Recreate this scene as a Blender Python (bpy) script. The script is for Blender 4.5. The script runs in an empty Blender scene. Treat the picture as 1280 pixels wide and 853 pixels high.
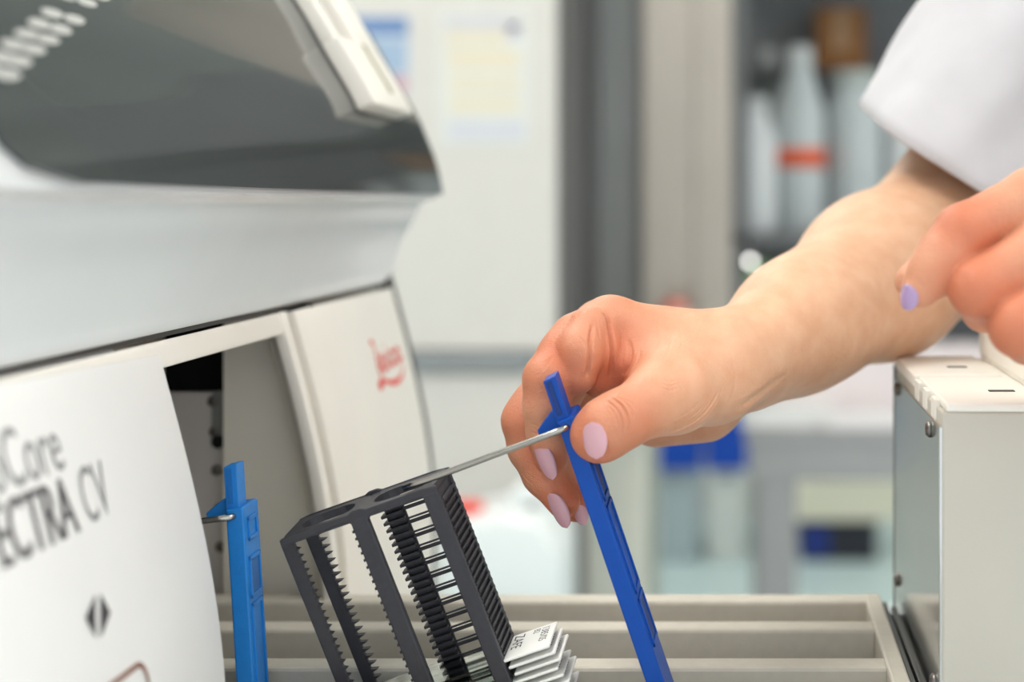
import bpy, bmesh, math
import numpy as np
from mathutils import Vector, Matrix, Euler

# ------------------------------------------------------------------ camera
H = 1.25            # camera height above the floor
F = 2000.0          # focal length in pixels of the 1280x853 frame
VX, VY = 925.0, 256.0   # vanishing point of the depth direction
S = 0.72            # metres per design unit for the machine and the hands

sc = bpy.context.scene
C = sc.collection
cam_d = bpy.data.cameras.new('camera')
cam = bpy.data.objects.new('camera', cam_d)
C.objects.link(cam)
sc.camera = cam
cam.location = (0, 0, H)
cam.rotation_euler = (math.pi/2, 0, 0)
cam_d.sensor_width = 36.0
cam_d.lens = F/1280*36.0
cam_d.shift_x = -(VX-640)/1280
cam_d.shift_y = (VY-426.5)/1280
cam_d.clip_start = 0.02
cam_d.dof.use_dof = True
cam_d.dof.focus_distance = 0.632
cam_d.dof.aperture_fstop = 56.25/11.5
cam_d.dof.aperture_blades = 9

# ------------------------------------------------------------------ world, exposure
w = bpy.data.worlds.new('world'); sc.world = w
w.use_nodes = True
w.node_tree.nodes['Background'].inputs[0].default_value = (0.95, 0.98, 1.0, 1)
w.node_tree.nodes['Background'].inputs[1].default_value = 1.3
sc.view_settings.view_transform = 'Standard'
sc.view_settings.look = 'None'
sc.view_settings.gamma = 1
sc.view_settings.use_curve_mapping = False
sc.view_settings.exposure = 0.17
LAMP = 9.0

# ------------------------------------------------------------------ helpers
def W(px, py, yu, s=S):
    """point at design depth yu seen at picture position px, py (1280x853)"""
    y = yu*s
    return Vector(((px-VX)*y/F, y, H+(VY-py)*y/F))
def B(px, py, y):
    return W(px, py, y, 1.0)
def lin(c):
    return tuple(((v/255)/12.92 if v/255 <= .04045 else ((v/255+.055)/1.055)**2.4) for v in c)

MATS = {}
def mat(name, rgb, rough=.5, metal=0., spec=.5, bump=0., bscale=200., var=0., vscale=20., trans=0., coat=0., alpha=1., emit=0., ior=1.45, stretch=None):
    if name in MATS: return MATS[name]
    m = bpy.data.materials.new(name); m.use_nodes = True
    nt = m.node_tree; b = nt.nodes['Principled BSDF']
    c = lin(rgb)
    b.inputs['Base Color'].default_value = (*c, 1)
    b.inputs['Roughness'].default_value = rough
    b.inputs['Metallic'].default_value = metal
    b.inputs['Specular IOR Level'].default_value = spec
    b.inputs['Transmission Weight'].default_value = trans
    b.inputs['Coat Weight'].default_value = coat
    b.inputs['IOR'].default_value = ior
    b.inputs['Alpha'].default_value = alpha
    if emit:
        b.inputs['Emission Color'].default_value = (*c, 1)
        b.inputs['Emission Strength'].default_value = emit
    tc = nt.nodes.new('ShaderNodeTexCoord')
    src = tc.outputs['Object']
    if stretch:
        mp = nt.nodes.new('ShaderNodeMapping'); mp.inputs['Scale'].default_value = stretch
        nt.links.new(src, mp.inputs[0]); src = mp.outputs[0]
    n = nt.nodes.new('ShaderNodeTexNoise'); n.inputs['Scale'].default_value = vscale
    n.inputs['Detail'].default_value = 3
    nt.links.new(src, n.inputs['Vector'])
    rp = nt.nodes.new('ShaderNodeValToRGB')
    v = var or .015
    rp.color_ramp.elements[0].position = .3; rp.color_ramp.elements[1].position = .7
    rp.color_ramp.elements[0].color = (*[x*(1-v) for x in c], 1)
    rp.color_ramp.elements[1].color = (*[min(1, x*(1+v)) for x in c], 1)
    nt.links.new(n.outputs[0], rp.inputs[0]); nt.links.new(rp.outputs[0], b.inputs['Base Color'])
    if bump:
        n2 = nt.nodes.new('ShaderNodeTexNoise'); n2.inputs['Scale'].default_value = bscale
        n2.inputs['Detail'].default_value = 4
        bp = nt.nodes.new('ShaderNodeBump'); bp.inputs['Strength'].default_value = bump
        bp.inputs['Distance'].default_value = .001
        nt.links.new(src, n2.inputs['Vector']); nt.links.new(n2.outputs[0], bp.inputs['Height'])
        nt.links.new(bp.outputs[0], b.inputs['Normal'])
    MATS[name] = m
    return m

def link(name, me, m=None, parent=None, loc=None, rot=None, smooth=False, kind=None):
    o = bpy.data.objects.new(name, me); C.objects.link(o)
    if m is not None and me is not None: me.materials.append(m)
    if parent: o.parent = parent
    if loc is not None: o.location = loc
    if rot is not None: o.rotation_euler = rot
    if smooth and me is not None:
        me.polygons.foreach_set('use_smooth', [True]*len(me.polygons))
    if kind: o['kind'] = kind
    return o
def tag(o, label, cat, group=None):
    o['label'] = label; o['category'] = cat
    if group: o['group'] = group
    return o
def thing(name, label, cat, loc=(0, 0, 0), rot=(0, 0, 0), group=None):
    o = bpy.data.objects.new(name, None); C.objects.link(o)
    o.location = loc; o.rotation_euler = rot; o.empty_display_size = .02
    return tag(o, label, cat, group)

def pydata(V, Fc):
    me = bpy.data.meshes.new('mesh'); me.from_pydata([tuple(v) for v in V], [], [tuple(f) for f in Fc]); me.update()
    return me
class MB:
    """collects shapes into one mesh"""
    def __init__(self): self.bm = bmesh.new()
    def box(self, a, b, bev=0., seg=2):
        a = Vector(a); b = Vector(b)
        lo = Vector((min(a[i], b[i]) for i in range(3))); hi = Vector((max(a[i], b[i]) for i in range(3)))
        r = bmesh.ops.create_cube(self.bm, size=1)
        vs = r['verts']
        for v in vs: v.co = Vector((lo[i]+(v.co[i]+.5)*(hi[i]-lo[i]) for i in range(3)))
        if bev:
            es = list({e for v in vs for e in v.link_edges})
            bmesh.ops.bevel(self.bm, geom=es, offset=bev, segments=seg, affect='EDGES', profile=.5)
        return self
    def prism(self, poly, axis, a, b, bev=0.):
        """polygon in the two other axes (cyclic order), extruded along axis from a to b"""
        def mk(p, t):
            if axis == 0: return (t, p[0], p[1])
            if axis == 1: return (p[0], t, p[1])
            return (p[0], p[1], t)
        v0 = [self.bm.verts.new(mk(p, a)) for p in poly]
        v1 = [self.bm.verts.new(mk(p, b)) for p in poly]
        n = len(poly); fs = [self.bm.faces.new(v0), self.bm.faces.new(v1)]
        for i in range(n): fs.append(self.bm.faces.new((v0[i], v0[(i+1) % n], v1[(i+1) % n], v1[i])))
        bmesh.ops.recalc_face_normals(self.bm, faces=fs)
        if bev:
            es = list({e for f in fs for e in f.edges})
            bmesh.ops.bevel(self.bm, geom=es, offset=bev, segments=2, affect='EDGES', profile=.5)
        return self
    def tube(self, pts, r, n=10, cap=True):
        pts = [Vector(p) for p in pts]
        rr = r if isinstance(r, (list, tuple)) else [r]*len(pts)
        rings = []; up = None
        for i, p in enumerate(pts):
            t = (pts[min(i+1, len(pts)-1)]-pts[max(i-1, 0)]).normalized()
            if up is None:
                up = t.orthogonal().normalized()
            else:
                up = (up-t*up.dot(t)).normalized()
            sd = t.cross(up)
            rings.append([self.bm.verts.new(p+(up*math.cos(2*math.pi*k/n)+sd*math.sin(2*math.pi*k/n))*rr[i]) for k in range(n)])
        for a, b in zip(rings, rings[1:]):
            for k in range(n): self.bm.faces.new((a[k], a[(k+1) % n], b[(k+1) % n], b[k]))
        if cap:
            self.bm.faces.new(rings[0][::-1]); self.bm.faces.new(rings[-1])
        return self
    def lathe(self, prof, n=24, c=(0, 0, 0), sx=1, sy=1):
        rings = []
        for r, z in prof:
            rings.append([self.bm.verts.new((c[0]+sx*r*math.cos(2*math.pi*k/n), c[1]+sy*r*math.sin(2*math.pi*k/n), c[2]+z)) for k in range(n)])
        for a, b in zip(rings, rings[1:]):
            for k in range(n): self.bm.faces.new((a[k], a[(k+1) % n], b[(k+1) % n], b[k]))
        self.bm.faces.new(rings[0][::-1]); self.bm.faces.new(rings[-1])
        return self
    def build(self, name, m, parent=None, smooth=False, loc=None, rot=None, kind=None, autosmooth=None):
        me = bpy.data.meshes.new(name); self.bm.normal_update()
        self.bm.to_mesh(me); self.bm.free()
        o = link(name, me, m, parent, loc, rot, smooth or autosmooth is not None, kind)
        if autosmooth is not None:
            me.set_sharp_from_angle(angle=math.radians(autosmooth))
        return o
def struct(o): o['kind'] = 'structure'; return o

# ------------------------------------------------------------------ materials
m_wall = mat('wall_paint', (206, 208, 204), .8, bump=.05)
m_dkwall = mat('dark_wall_paint', (88, 90, 92), .8)
m_ceil = mat('ceiling_tile', (205, 206, 204), .9)
m_floor = mat('teal_vinyl', (206, 228, 228), .35, var=.03, vscale=6)
m_ivory = mat('ivory_plastic', (243, 239, 230), .42, bump=.04, bscale=900)
m_white = mat('white_plastic', (243, 242, 240), .4, bump=.03, bscale=900)
m_hood = mat('pearl_white_paint', (230, 232, 233), .22, coat=.35)
m_glass = mat('smoked_glass', (70, 74, 73), .06, spec=.6, coat=0.)
m_beige = mat('beige_plastic', (198, 194, 182), .5, bump=.04, bscale=900)
m_tray = mat('beige_tray_plastic', (208, 203, 190), .55, bump=.08, bscale=900, var=.03, vscale=200)
m_foam = mat('grey_foam', (118, 116, 112), .95, bump=.5, bscale=1200, var=.25, vscale=900)
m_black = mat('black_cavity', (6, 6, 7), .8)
m_rubber = mat('dark_gasket', (60, 58, 55), .7)
m_steel = mat('brushed_steel', (190, 188, 184), .28, metal=1, var=.06, vscale=30, stretch=(1, 1, .05))
m_mirror = mat('polished_sheet_steel', (200, 204, 204), .13, metal=1, var=.05, vscale=60)
m_rail = mat('rail_steel', (120, 120, 120), .3, metal=1)
m_screw = mat('screw_steel', (130, 126, 122), .35, metal=1)
m_wire = mat('wire_steel', (176, 174, 168), .25, metal=1)
m_rack = mat('black_rack_plastic', (54, 54, 60), .42, bump=.12, bscale=1500, var=.08, vscale=300)
m_blue = mat('dark_blue_plastic', (0, 74, 168), .42, spec=.35, bump=.08, bscale=1500, var=.04, vscale=200)
m_lblue = mat('sky_blue_plastic', (22, 124, 205), .42, bump=.12, bscale=1500, var=.05, vscale=200)
m_print = mat('dark_grey_print', (72, 70, 72), .5)
m_lprint = mat('light_grey_print', (150, 150, 152), .5)
m_red = mat('red_print', (232, 44, 20), .5)
m_orange = mat('copper_brown_print', (150, 112, 98), .5)
m_slidelabel = mat('frosted_label', (244, 244, 240), .5)
m_slideglass = mat('slide_glass', (225, 235, 232), .03, trans=1., ior=1.5)
m_ink = mat('black_ink', (40, 40, 42), .6)
m_dot = mat('pale_grey_dot', (190, 190, 186), .5)
m_tunic = mat('white_cotton', (214, 212, 216), .85, bump=.35, bscale=1600, var=.03, vscale=40)
m_nail = mat('pink_nail_varnish', (214, 164, 174), .12, spec=.6, coat=.4)
m_lilac = mat('lilac_nail_varnish', (186, 156, 200), .18, spec=.6, coat=.5)

def skin_material():
    m = bpy.data.materials.new('skin'); m.use_nodes = True
    nt = m.node_tree; b = nt.nodes['Principled BSDF']
    at = nt.nodes.new('ShaderNodeAttribute'); at.attribute_name = 'flush'  # skin redness, plus shade painted into web folds and left hand
    tc = nt.nodes.new('ShaderNodeTexCoord')
    n = nt.nodes.new('ShaderNodeTexNoise'); n.inputs['Scale'].default_value = 90; n.inputs['Detail'].default_value = 5
    nt.links.new(tc.outputs['Object'], n.inputs['Vector'])
    rp = nt.nodes.new('ShaderNodeValToRGB')
    rp.color_ramp.elements[0].position = .3; rp.color_ramp.elements[1].position = .72
    rp.color_ramp.elements[0].color = (*lin((226, 174, 138)), 1)
    rp.color_ramp.elements[1].color = (*lin((238, 194, 160)), 1)
    nt.links.new(n.outputs[0], rp.inputs[0])
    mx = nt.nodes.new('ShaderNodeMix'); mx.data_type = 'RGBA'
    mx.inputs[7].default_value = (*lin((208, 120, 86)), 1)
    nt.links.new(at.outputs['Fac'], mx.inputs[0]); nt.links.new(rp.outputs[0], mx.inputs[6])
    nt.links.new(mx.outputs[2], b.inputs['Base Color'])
    b.inputs['Roughness'].default_value = .46
    b.inputs['Specular IOR Level'].default_value = .45
    b.inputs['Subsurface Weight'].default_value = .22
    b.inputs['Subsurface Radius'].default_value = (1.0, .35, .18)
    b.inputs['Subsurface Scale'].default_value = .003
    # pores and fine cross-hatched lines
    vo = nt.nodes.new('ShaderNodeTexVoronoi'); vo.inputs['Scale'].default_value = 1000
    vo.feature = 'DISTANCE_TO_EDGE'
    mp = nt.nodes.new('ShaderNodeMapping'); mp.inputs['Scale'].default_value = (1, 1, 1.8)
    mp.inputs['Rotation'].default_value = (0, .6, 0)
    nt.links.new(tc.outputs['Object'], mp.inputs[0]); nt.links.new(mp.outputs[0], vo.inputs['Vector'])
    n2 = nt.nodes.new('ShaderNodeTexNoise'); n2.inputs['Scale'].default_value = 700; n2.inputs['Detail'].default_value = 4
    nt.links.new(tc.outputs['Object'], n2.inputs['Vector'])
    ad = nt.nodes.new('ShaderNodeMath'); ad.operation = 'MULTIPLY_ADD'; ad.inputs[1].default_value = .8
    nt.links.new(vo.outputs['Distance'], ad.inputs[0]); nt.links.new(n2.outputs[0], ad.inputs[2])
    bp = nt.nodes.new('ShaderNodeBump'); bp.inputs['Strength'].default_value = .4; bp.inputs['Distance'].default_value = .0008
    nt.links.new(ad.outputs[0], bp.inputs['Height']); nt.links.new(bp.outputs[0], b.inputs['Normal'])
    return m
m_skin = skin_material()

# ------------------------------------------------------------------ room
X0, X1, Y0, Y1, ZC = -3.2, 2.8, -1.6, 6.4, 2.75
struct(MB().box((X0, Y0, -.1), (X1, Y1, 0)).build('floor', m_floor))
struct(MB().box((X0, Y1, 0), (X1, Y1+.1, ZC)).build('wall_back', m_wall))
struct(MB().box((X0-.1, Y0, 0), (X0, Y1, ZC)).build('wall_left', m_wall))
wr_ = MB().box((X1, 3.2, 0), (X1+.1, Y1, ZC)).box((X1, Y0, 0), (X1+.1, 3.2, .75)).box((X1, Y0, 2.55), (X1+.1, 3.2, ZC))
struct(wr_.build('wall_right', m_wall))
wf_ = MB()
for yy in np.linspace(Y0, 3.15, 5): wf_.box((X1+.02, yy, .75), (X1+.08, yy+.05, 2.55))
wf_.box((X1+.02, Y0, 1.6), (X1+.08, 3.2, 1.65))
struct(wf_.build('added_side_window', m_ceil))  # unseen window frame, added with its opening to let side light in
struct(MB().box((X0, Y0, ZC), (X1, Y1, ZC+.1)).build('ceiling', m_ceil))
m_lamp = mat('lamp_diffuser', (255, 251, 244), .6, emit=LAMP)
m_lampf = mat('lamp_frame', (225, 225, 225), .4)
k = 0
names = ['over the machine', 'over the bench end', 'over the steel cabinet', 'over the shelving', 'by the back wall over the bins', 'in the corner by the wall']
for yy in (.55, 2.5, 4.6):
    for xx in ((-.75, 1.05) if yy < 2 else (-.75, 1.95)):
        t = thing('ceiling_lamp', 'flush rectangular ceiling lamp ' + names[k], 'lamp', (xx, yy, ZC), group='ceiling lamps')
        MB().box((-.33, -.63, -.03), (.33, .63, 0), .004).build('lamp_frame', m_lampf, t)
        MB().box((-.3, -.6, -.034), (.3, .6, -.03)).build('diffuser', m_lamp, t)
        k += 1

wl = thing('wall_lamp', 'small cool white lamp high on the back wall', 'lamp', (1.28, Y1, 2.5))
MB().box((-.11, -.03, -.05), (.11, 0, .05), .004).build('lamp_housing', m_lampf, wl)
MB().box((-.09, -.036, -.035), (.09, -.03, .035)).build('diffuser', mat('cool_diffuser', (222, 214, 255), .6, emit=9.), wl)

# ------------------------------------------------------------------ coverslipper machine
def U(x, y, z): return (x*S, y*S, H+z*S)     # design units to world
_pp = np.array([(-.2983, -.0770), (-.2901, -.1051), (-.2820, -.1398), (-.2759, -.1658), (-.2698, -.198), (-.2649, -.2433)])
_pc = np.polyfit(_pp[:, 1], _pp[:, 0], 3)
def facex(z): return float(np.polyval(_pc, max(z, -.285)))
def face_n(z):
    d = (facex(z+.001)-facex(z-.001))/.002
    v = Vector((1, 0, -d)); return v.normalized()
def face_sheet(name, y0, y1, z0, z1, off, thick, m, parent, nz=26, ny=2, bev=True, znear=None):
    """curved fascia sheet following the machine front, in design units"""
    V = []; Fc = []
    zs = np.linspace(z0, z1, nz)
    for side in (0, 1):
        for i_ in range(nz):
            for j in range(ny):
                y = y0+(y1-y0)*j/(ny-1)
                za = z0 if znear is None else znear+(z0-znear)*j/(ny-1)
                z = za+(z1-za)*i_/(nz-1); n = face_n(z)
                o = off-(thick if side else 0)
                V.append(U(facex(z)+n.x*o, y, z+n.z*o))
    N = nz*ny
    q = lambda s, i, j: s*N+i*ny+j
    for i in range(nz-1):
        for j in range(ny-1):
            Fc.append((q(0, i, j), q(0, i, j+1), q(0, i+1, j+1), q(0, i+1, j)))
            Fc.append((q(1, i, j), q(1, i+1, j), q(1, i+1, j+1), q(1, i, j+1)))
        Fc.append((q(0, i, 0), q(0, i+1, 0), q(1, i+1, 0), q(1, i, 0)))
        Fc.append((q(0, i, ny-1), q(1, i, ny-1), q(1, i+1, ny-1), q(0, i+1, ny-1)))
    for j in range(ny-1):
        Fc.append((q(0, 0, j), q(1, 0, j), q(1, 0, j+1), q(0, 0, j+1)))
        Fc.append((q(0, nz-1, j), q(0, nz-1, j+1), q(1, nz-1, j+1), q(1, nz-1, j)))
    me = pydata(V, Fc)
    bm = bmesh.new(); bm.from_mesh(me); bmesh.ops.recalc_face_normals(bm, faces=bm.faces)
    if bev:
        es = [e for e in bm.edges if e.calc_face_angle(0) > .9]
        bmesh.ops.bevel(bm, geom=es, offset=.0009, segments=2, affect='EDGES', profile=.5)
    bm.to_mesh(me); bm.free()
    o = link(name, me, m, parent, smooth=True)
    me.set_sharp_from_angle(angle=math.radians(40))
    return o

mach = thing('coverslipper_machine', 'large white laboratory coverslipper machine with smoked glass hood and curved front', 'machine')
# outer body in blocks round the loading bay
def blk(name, a, b, m, bev=.002): return MB().box(U(*a), U(*b), bev).build(name, m, mach)
blk('body_panel', (-.80, .10, -.36), (-.312, .80, -.070), m_white)
blk('body_panel', (-.80, 1.125, -.36), (-.312, 1.385, -.070), m_beige)
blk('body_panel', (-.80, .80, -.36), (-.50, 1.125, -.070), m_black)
blk('base', (-.80, .10, -.40), (-.29, 1.385, -.34), m_beige)
# hood profile (design units), from lower lip up
hood_low = [(-.318, -.068), (-.306, -.0675), (-.3045, -.062), (-.3017, -.0532), (-.2926, -.0287), (-.2835, -.0120), (-.2758, .0020), (-.2640, .0060)]
glass_pts = [(-.2604, .009), (-.2636, .025), (-.2681, .0413), (-.2755, .060), (-.2835, .0784), (-.3017, .1092), (-.3227, .1456), (-.3472, .1764), (-.39, .212), (-.45, .243), (-.53, .262)]
def resample(pts, n):
    p = np.array(pts); d = np.r_[0, np.cumsum(np.hypot(*np.diff(p, axis=0).T))]
    t = np.linspace(0, d[-1], n)
    # Catmull-Rom through the points
    out = []
    for tt in t:
        i = min(np.searchsorted(d, tt, side='right')-1, len(p)-2)
        u = (tt-d[i])/(d[i+1]-d[i])
        p0 = p[max(i-1, 0)]; p1 = p[i]; p2 = p[i+1]; p3 = p[min(i+2, len(p)-1)]
        m1 = (p2-p0)/2; m2 = (p3-p1)/2
        out.append((2*u**3-3*u**2+1)*p1+(u**3-2*u**2+u)*m1+(-2*u**3+3*u**2)*p2+(u**3-u**2)*m2)
    return np.array(out), t
gl, gt = resample(glass_pts, 60)
hl, _ = resample(hood_low, 28)
gnorm = np.gradient(gl, axis=0); gnorm = np.c_[gnorm[:, 1], -gnorm[:, 0]]; gnorm /= np.linalg.norm(gnorm, axis=1)[:, None]
prof = [tuple(p) for p in hl]+[tuple(p-.003*n) for p, n in zip(gl[1:], gnorm[1:])]+[(-.80, .27), (-.80, -.068)]
HY0, HY1 = .30, 1.392
bmh = MB(); bmh.prism([(p[0]*S, H+p[1]*S) for p in prof], 1, HY0*S, HY1*S)
bmh.build('hood', m_hood, mach, autosmooth=35)
# smoked window with a rounded near corner
def near_edge(z): return .562+.060*math.exp(-(z-.009)/.0045)+.012*math.exp(-(z-.009)/.03)
V = []; Fc = []; NY = 40; NG = len(gl)
ys01 = np.linspace(0, 1, NY)
for side in (0, 1):
    for p, n in zip(gl, gnorm):
        q = p+n*(0.0006 if side == 0 else -.006)
        a = near_edge(p[1])
        for u in ys01: V.append(U(q[0], a+(1.402-a)*u, q[1]))
N = NG*NY
for i in range(NG-1):
    for j in range(NY-1):
        a = i*NY+j
        Fc.append((a, a+1, a+NY+1, a+NY)); Fc.append((N+a, N+a+NY, N+a+NY+1, N+a+1))
    Fc.append((i*NY, (i+1)*NY, N+(i+1)*NY, N+i*NY)); e = NY-1
    Fc.append((i*NY+e, N+i*NY+e, N+(i+1)*NY+e, (i+1)*NY+e))
for j in range(NY-1):
    Fc.append((j, N+j, N+j+1, j+1)); t_ = (NG-1)*NY+j; Fc.append((t_, t_+1, N+t_+1, N+t_))
me = pydata(V, Fc); bm = bmesh.new(); bm.from_mesh(me); bmesh.ops.recalc_face_normals(bm, faces=bm.faces); bm.to_mesh(me); bm.free()
win = link('hood_window', me, m_glass, mach, smooth=True); me.set_sharp_from_angle(angle=math.radians(40))
win['label'] = 'smoked dark glass window of the hood'
def on_glass(px, py):
    """where the sight line to a picture point meets the window: (arc length, depth)"""
    best = None
    for t, p in zip(gt, gl):
        y = p[0]*F/(px-VX)
        e = abs(VY-p[1]*F/y-py)
        if best is None or e < best[0]: best = (e, t, y)
    return best[1], best[2]
def glass_at(t, y, off=0.):
    x = np.interp(t, gt, gl[:, 0]); z = np.interp(t, gt, gl[:, 1])
    nx = np.interp(t, gt, gnorm[:, 0]); nz = np.interp(t, gt, gnorm[:, 1])
    return Vector(U(x+nx*off, y, z+nz*off))
# printed dots on the window
for (px, py) in [(81, 2), (107, 10), (63, 14), (91, 23), (47, 28), (74, 36), (31, 42), (58, 49), (14, 56), (40, 63), (0, 72), (22, 77), (7, 92), (99, -10), (124, -2), (-14, 88)]:
    t, y = on_glass(px, py)
    V = [glass_at(t+.0025*math.cos(a), y+.0108*math.sin(a)+.004*math.cos(a), .0009) for a in np.linspace(0, 2*math.pi, 20, endpoint=False)]
    link('printed_dot', pydata(V, [tuple(range(20))]), m_dot, win)
# white grab handle on the window
hd = []
def glass_block(name, t0, t1, y0, y1, o0, o1, m, parent, bev=.0015, nt=14, skew=0.):
    V = []; Fc = []
    ts = np.linspace(t0, t1, nt)
    for t in ts:
        sk = skew*(t-t0)
        for (y, o) in ((y0, o0), (y1, o0), (y1, o1), (y0, o1)): V.append(glass_at(t, y+sk, o))
    for i in range(nt-1):
        for k in range(4): Fc.append((4*i+k, 4*i+(k+1) % 4, 4*i+4+(k+1) % 4, 4*i+4+k))
    Fc.append((3, 2, 1, 0)); e = 4*(nt-1); Fc.append((e, e+1, e+2, e+3))
    me = pydata(V, Fc); bm = bmesh.new(); bm.from_mesh(me); bmesh.ops.recalc_face_normals(bm, faces=bm.faces)
    es = [e for e in bm.edges if e.calc_face_angle(0) > .6]
    bmesh.ops.bevel(bm, geom=es, offset=bev, segments=3, affect='EDGES', profile=.5)
    bm.to_mesh(me); bm.free()
    o = link(name, me, m, parent, smooth=True); me.set_sharp_from_angle(angle=math.radians(40)); return o
tA, yA = on_glass(442, 131); tB, yB = on_glass(496, 133)
print('handle', tA, yA, tB, yB)
t0 = .062
ya, yb = 1.160, 1.290
GH = bpy.data.objects.new('window_handle', None); C.objects.link(GH); GH.parent = mach
glass_block('handle_foot', t0, t0+.055, ya, yb, .001, .016, m_ivory, GH)
glass_block('handle_bar', t0+.0535, .34, ya+.062, yb, .001, .016, m_ivory, GH)
glass_block('handle_rim', t0+.0535, .34, ya, ya+.022, .001, .013, m_ivory, GH)
glass_block('handle_groove', t0+.012, t0+.055, ya+.072, ya+.084, .0155, .0164, mat('groove_olive', (150, 145, 110), .6), GH, bev=.0003)

# curved fascia parts
frame_off = -.006
face_sheet('fascia_panel', 1.078, 1.377, -.0712, -.40, .0, .010, m_ivory, mach)
fp = mach.children[-1] if False else [o for o in mach.children if o.name.startswith('fascia_panel')][0]
face_sheet('fascia_edge_gasket', 1.379, 1.400, -.058, -.40, -.002, .012, m_rubber, mach, bev=False)
face_sheet('bay_frame_jamb', 1.052, 1.066, -.070, -.30, -.002, .008, m_ivory, mach)
face_sheet('bay_frame_groove', 1.064, 1.079, -.070, -.30, -.0075, .010, m_beige, mach)
face_sheet('bay_frame_header', .50, 1.066, -.0702, -.084, -.004, .012, m_ivory, mach, nz=5)
door = face_sheet('loading_door', .50, .815, -.0770, -.40, .003, .006, m_white, mach, znear=-.0690)
# inside of the bay
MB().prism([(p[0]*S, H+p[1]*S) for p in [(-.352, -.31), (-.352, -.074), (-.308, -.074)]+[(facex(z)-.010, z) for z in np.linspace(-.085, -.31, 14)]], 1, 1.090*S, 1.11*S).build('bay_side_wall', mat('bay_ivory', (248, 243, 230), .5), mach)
blk('hood_gap_strip', (-.34, .30, -.0705), (-.3075, 1.385, -.066), m_rubber, .0)  # dark strip added to draw the shaded gap under the hood
pl = blk('bay_plate', (-.50, 1.10, -.31), (-.3535, 1.106, -.1290), mat('grey_sheet_metal', (214, 210, 208), .45, metal=.2), .0008)
blk('bay_dark_hole', (-.50, 1.118, -.31), (-.30, 1.124, -.07), m_black, .0)  # black sheet standing in for the dark hole of the bay
blk('bay_near_strip', (-.405, .985, -.30), (-.395, 1.10, -.075), m_beige, .001)
MB().prism([(-.3582*S+ .0033*math.cos(a), H-.163*S+.0033*math.sin(a)+(0.0 if math.sin(a) <= 0 else .022)) for a in np.linspace(0, 2*math.pi, 20, endpoint=False)], 1, 1.0985*S, 1.1003*S).build('slot', mat('slot_grey', (140, 142, 140), .4), pl)
MB().prism([(-.3582*S+ .0033*math.cos(a), H-.163*S+.0033*math.sin(a)) for a in np.linspace(0, 2*math.pi, 20, endpoint=False)], 1, 1.0975*S, 1.1*S).build('slot_end', m_black, pl)
for (px, py) in [(266, 502), (268, 540), (271, 588), (274, 637), (276, 684), (262, 455)][:5]:
    p = W(px, py, 1.0995)
    s_ = MB().lathe([(.0027, 0), (.0027, .0006), (.0018, .0015), (.0004, .0017)], 14).build('screw', m_screw, pl, smooth=True, loc=p, rot=(math.pi/2, 0, 0))
    MB().box((-.0016, -.0003, .0012), (.0016, .0003, .0019)).box((-.0003, -.0016, .0012), (.0003, .0016, .0019)).build('screw_cross', m_rubber, s_)

# ---- lettering on the door and fascia
def text_mesh(s, spacing=1.0):
    cu = bpy.data.curves.new('t', 'FONT'); cu.body = s; cu.space_character = spacing
    cu.resolution_u = 4
    ob = bpy.data.objects.new('t', cu); C.objects.link(ob)
    dg = bpy.context.evaluated_depsgraph_get()
    me = bpy.data.meshes.new_from_object(ob.evaluated_get(dg))
    bpy.data.objects.remove(ob)
    return me
def zs_from(px, py, off=.003):
    """point of the curved front seen at a picture position: (depth, height) in design units"""
    best = None
    for z in np.linspace(-.07, -.40, 1200):
        y = (facex(z)+off)*F/(px-VX); e = abs(VY-z*F/y-py)
        if best is None or e < best[0]: best = (e, y, z)
    return best[1], best[2]
# arc length along the curved front
_zz = np.linspace(-.06, -.40, 400); _xx = np.array([facex(z) for z in _zz])
_ss = np.r_[0, np.cumsum(np.hypot(np.diff(_xx), np.diff(_zz)))]
def on_face(y, s_arc, off):
    z = float(np.interp(s_arc, _ss, _zz)); n = face_n(z)
    return Vector(U(facex(z)+n.x*off, y, z+n.z*off))
def s_of(z): return float(np.interp(-z, -_zz, _ss))
def letter(s, y_right, z_base, cap, xs, m, off, parent, bold=0., align='right', spacing=1.0):
    me = text_mesh(s, spacing)
    co = np.array([v.co[:] for v in me.vertices])
    capm = text_mesh('E'); ch = max(v.co.y for v in capm.vertices)
    sc_ = cap/ch
    x = co[:, 0]*sc_*xs; y = co[:, 1]*sc_
    x = x-(x.max() if align == 'right' else x.min())
    sb = s_of(z_base)
    for v, a, b in zip(me.vertices, x, y):
        v.co = on_face(y_right+a, sb-b, off)
    return link('lettering', me, m, parent)
yR, zR = zs_from(82, 588); letter('HistoCore', yR, zR, .0235, .72, m_lprint, .0034, door)
yR, zR = zs_from(141, 643); letter('CV', yR, zR, .0240, .60, m_lprint, .0034, door)
yR2, zR2 = zs_from(99, 667); letter('SPECTRA', yR2, (zR+zR2)/2-.0005, .0240, .66, mat('mid_grey_print', (104, 102, 104), .5), .0034, door)
letter('SPECTRA', yR2+.0012, (zR+zR2)/2-.0005, .0240, .66, mat('mid_grey_print', (104, 102, 104), .5), .0035, door)
def decal(name, pts2, m, parent, off=.0035):
    V = [on_face(y, s_of(z), off) for (y, z) in pts2]
    return link(name, pydata(V, [tuple(range(len(V)))]), m, parent)
q = lambda *l: [zs_from(*p) for p in l]
decal('arrow_mark', q((118, 745), (119, 800), (106, 775)), m_print, door)
decal('arrow_mark', q((125, 745), (137, 768), (125, 800)), m_print, door)
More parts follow.
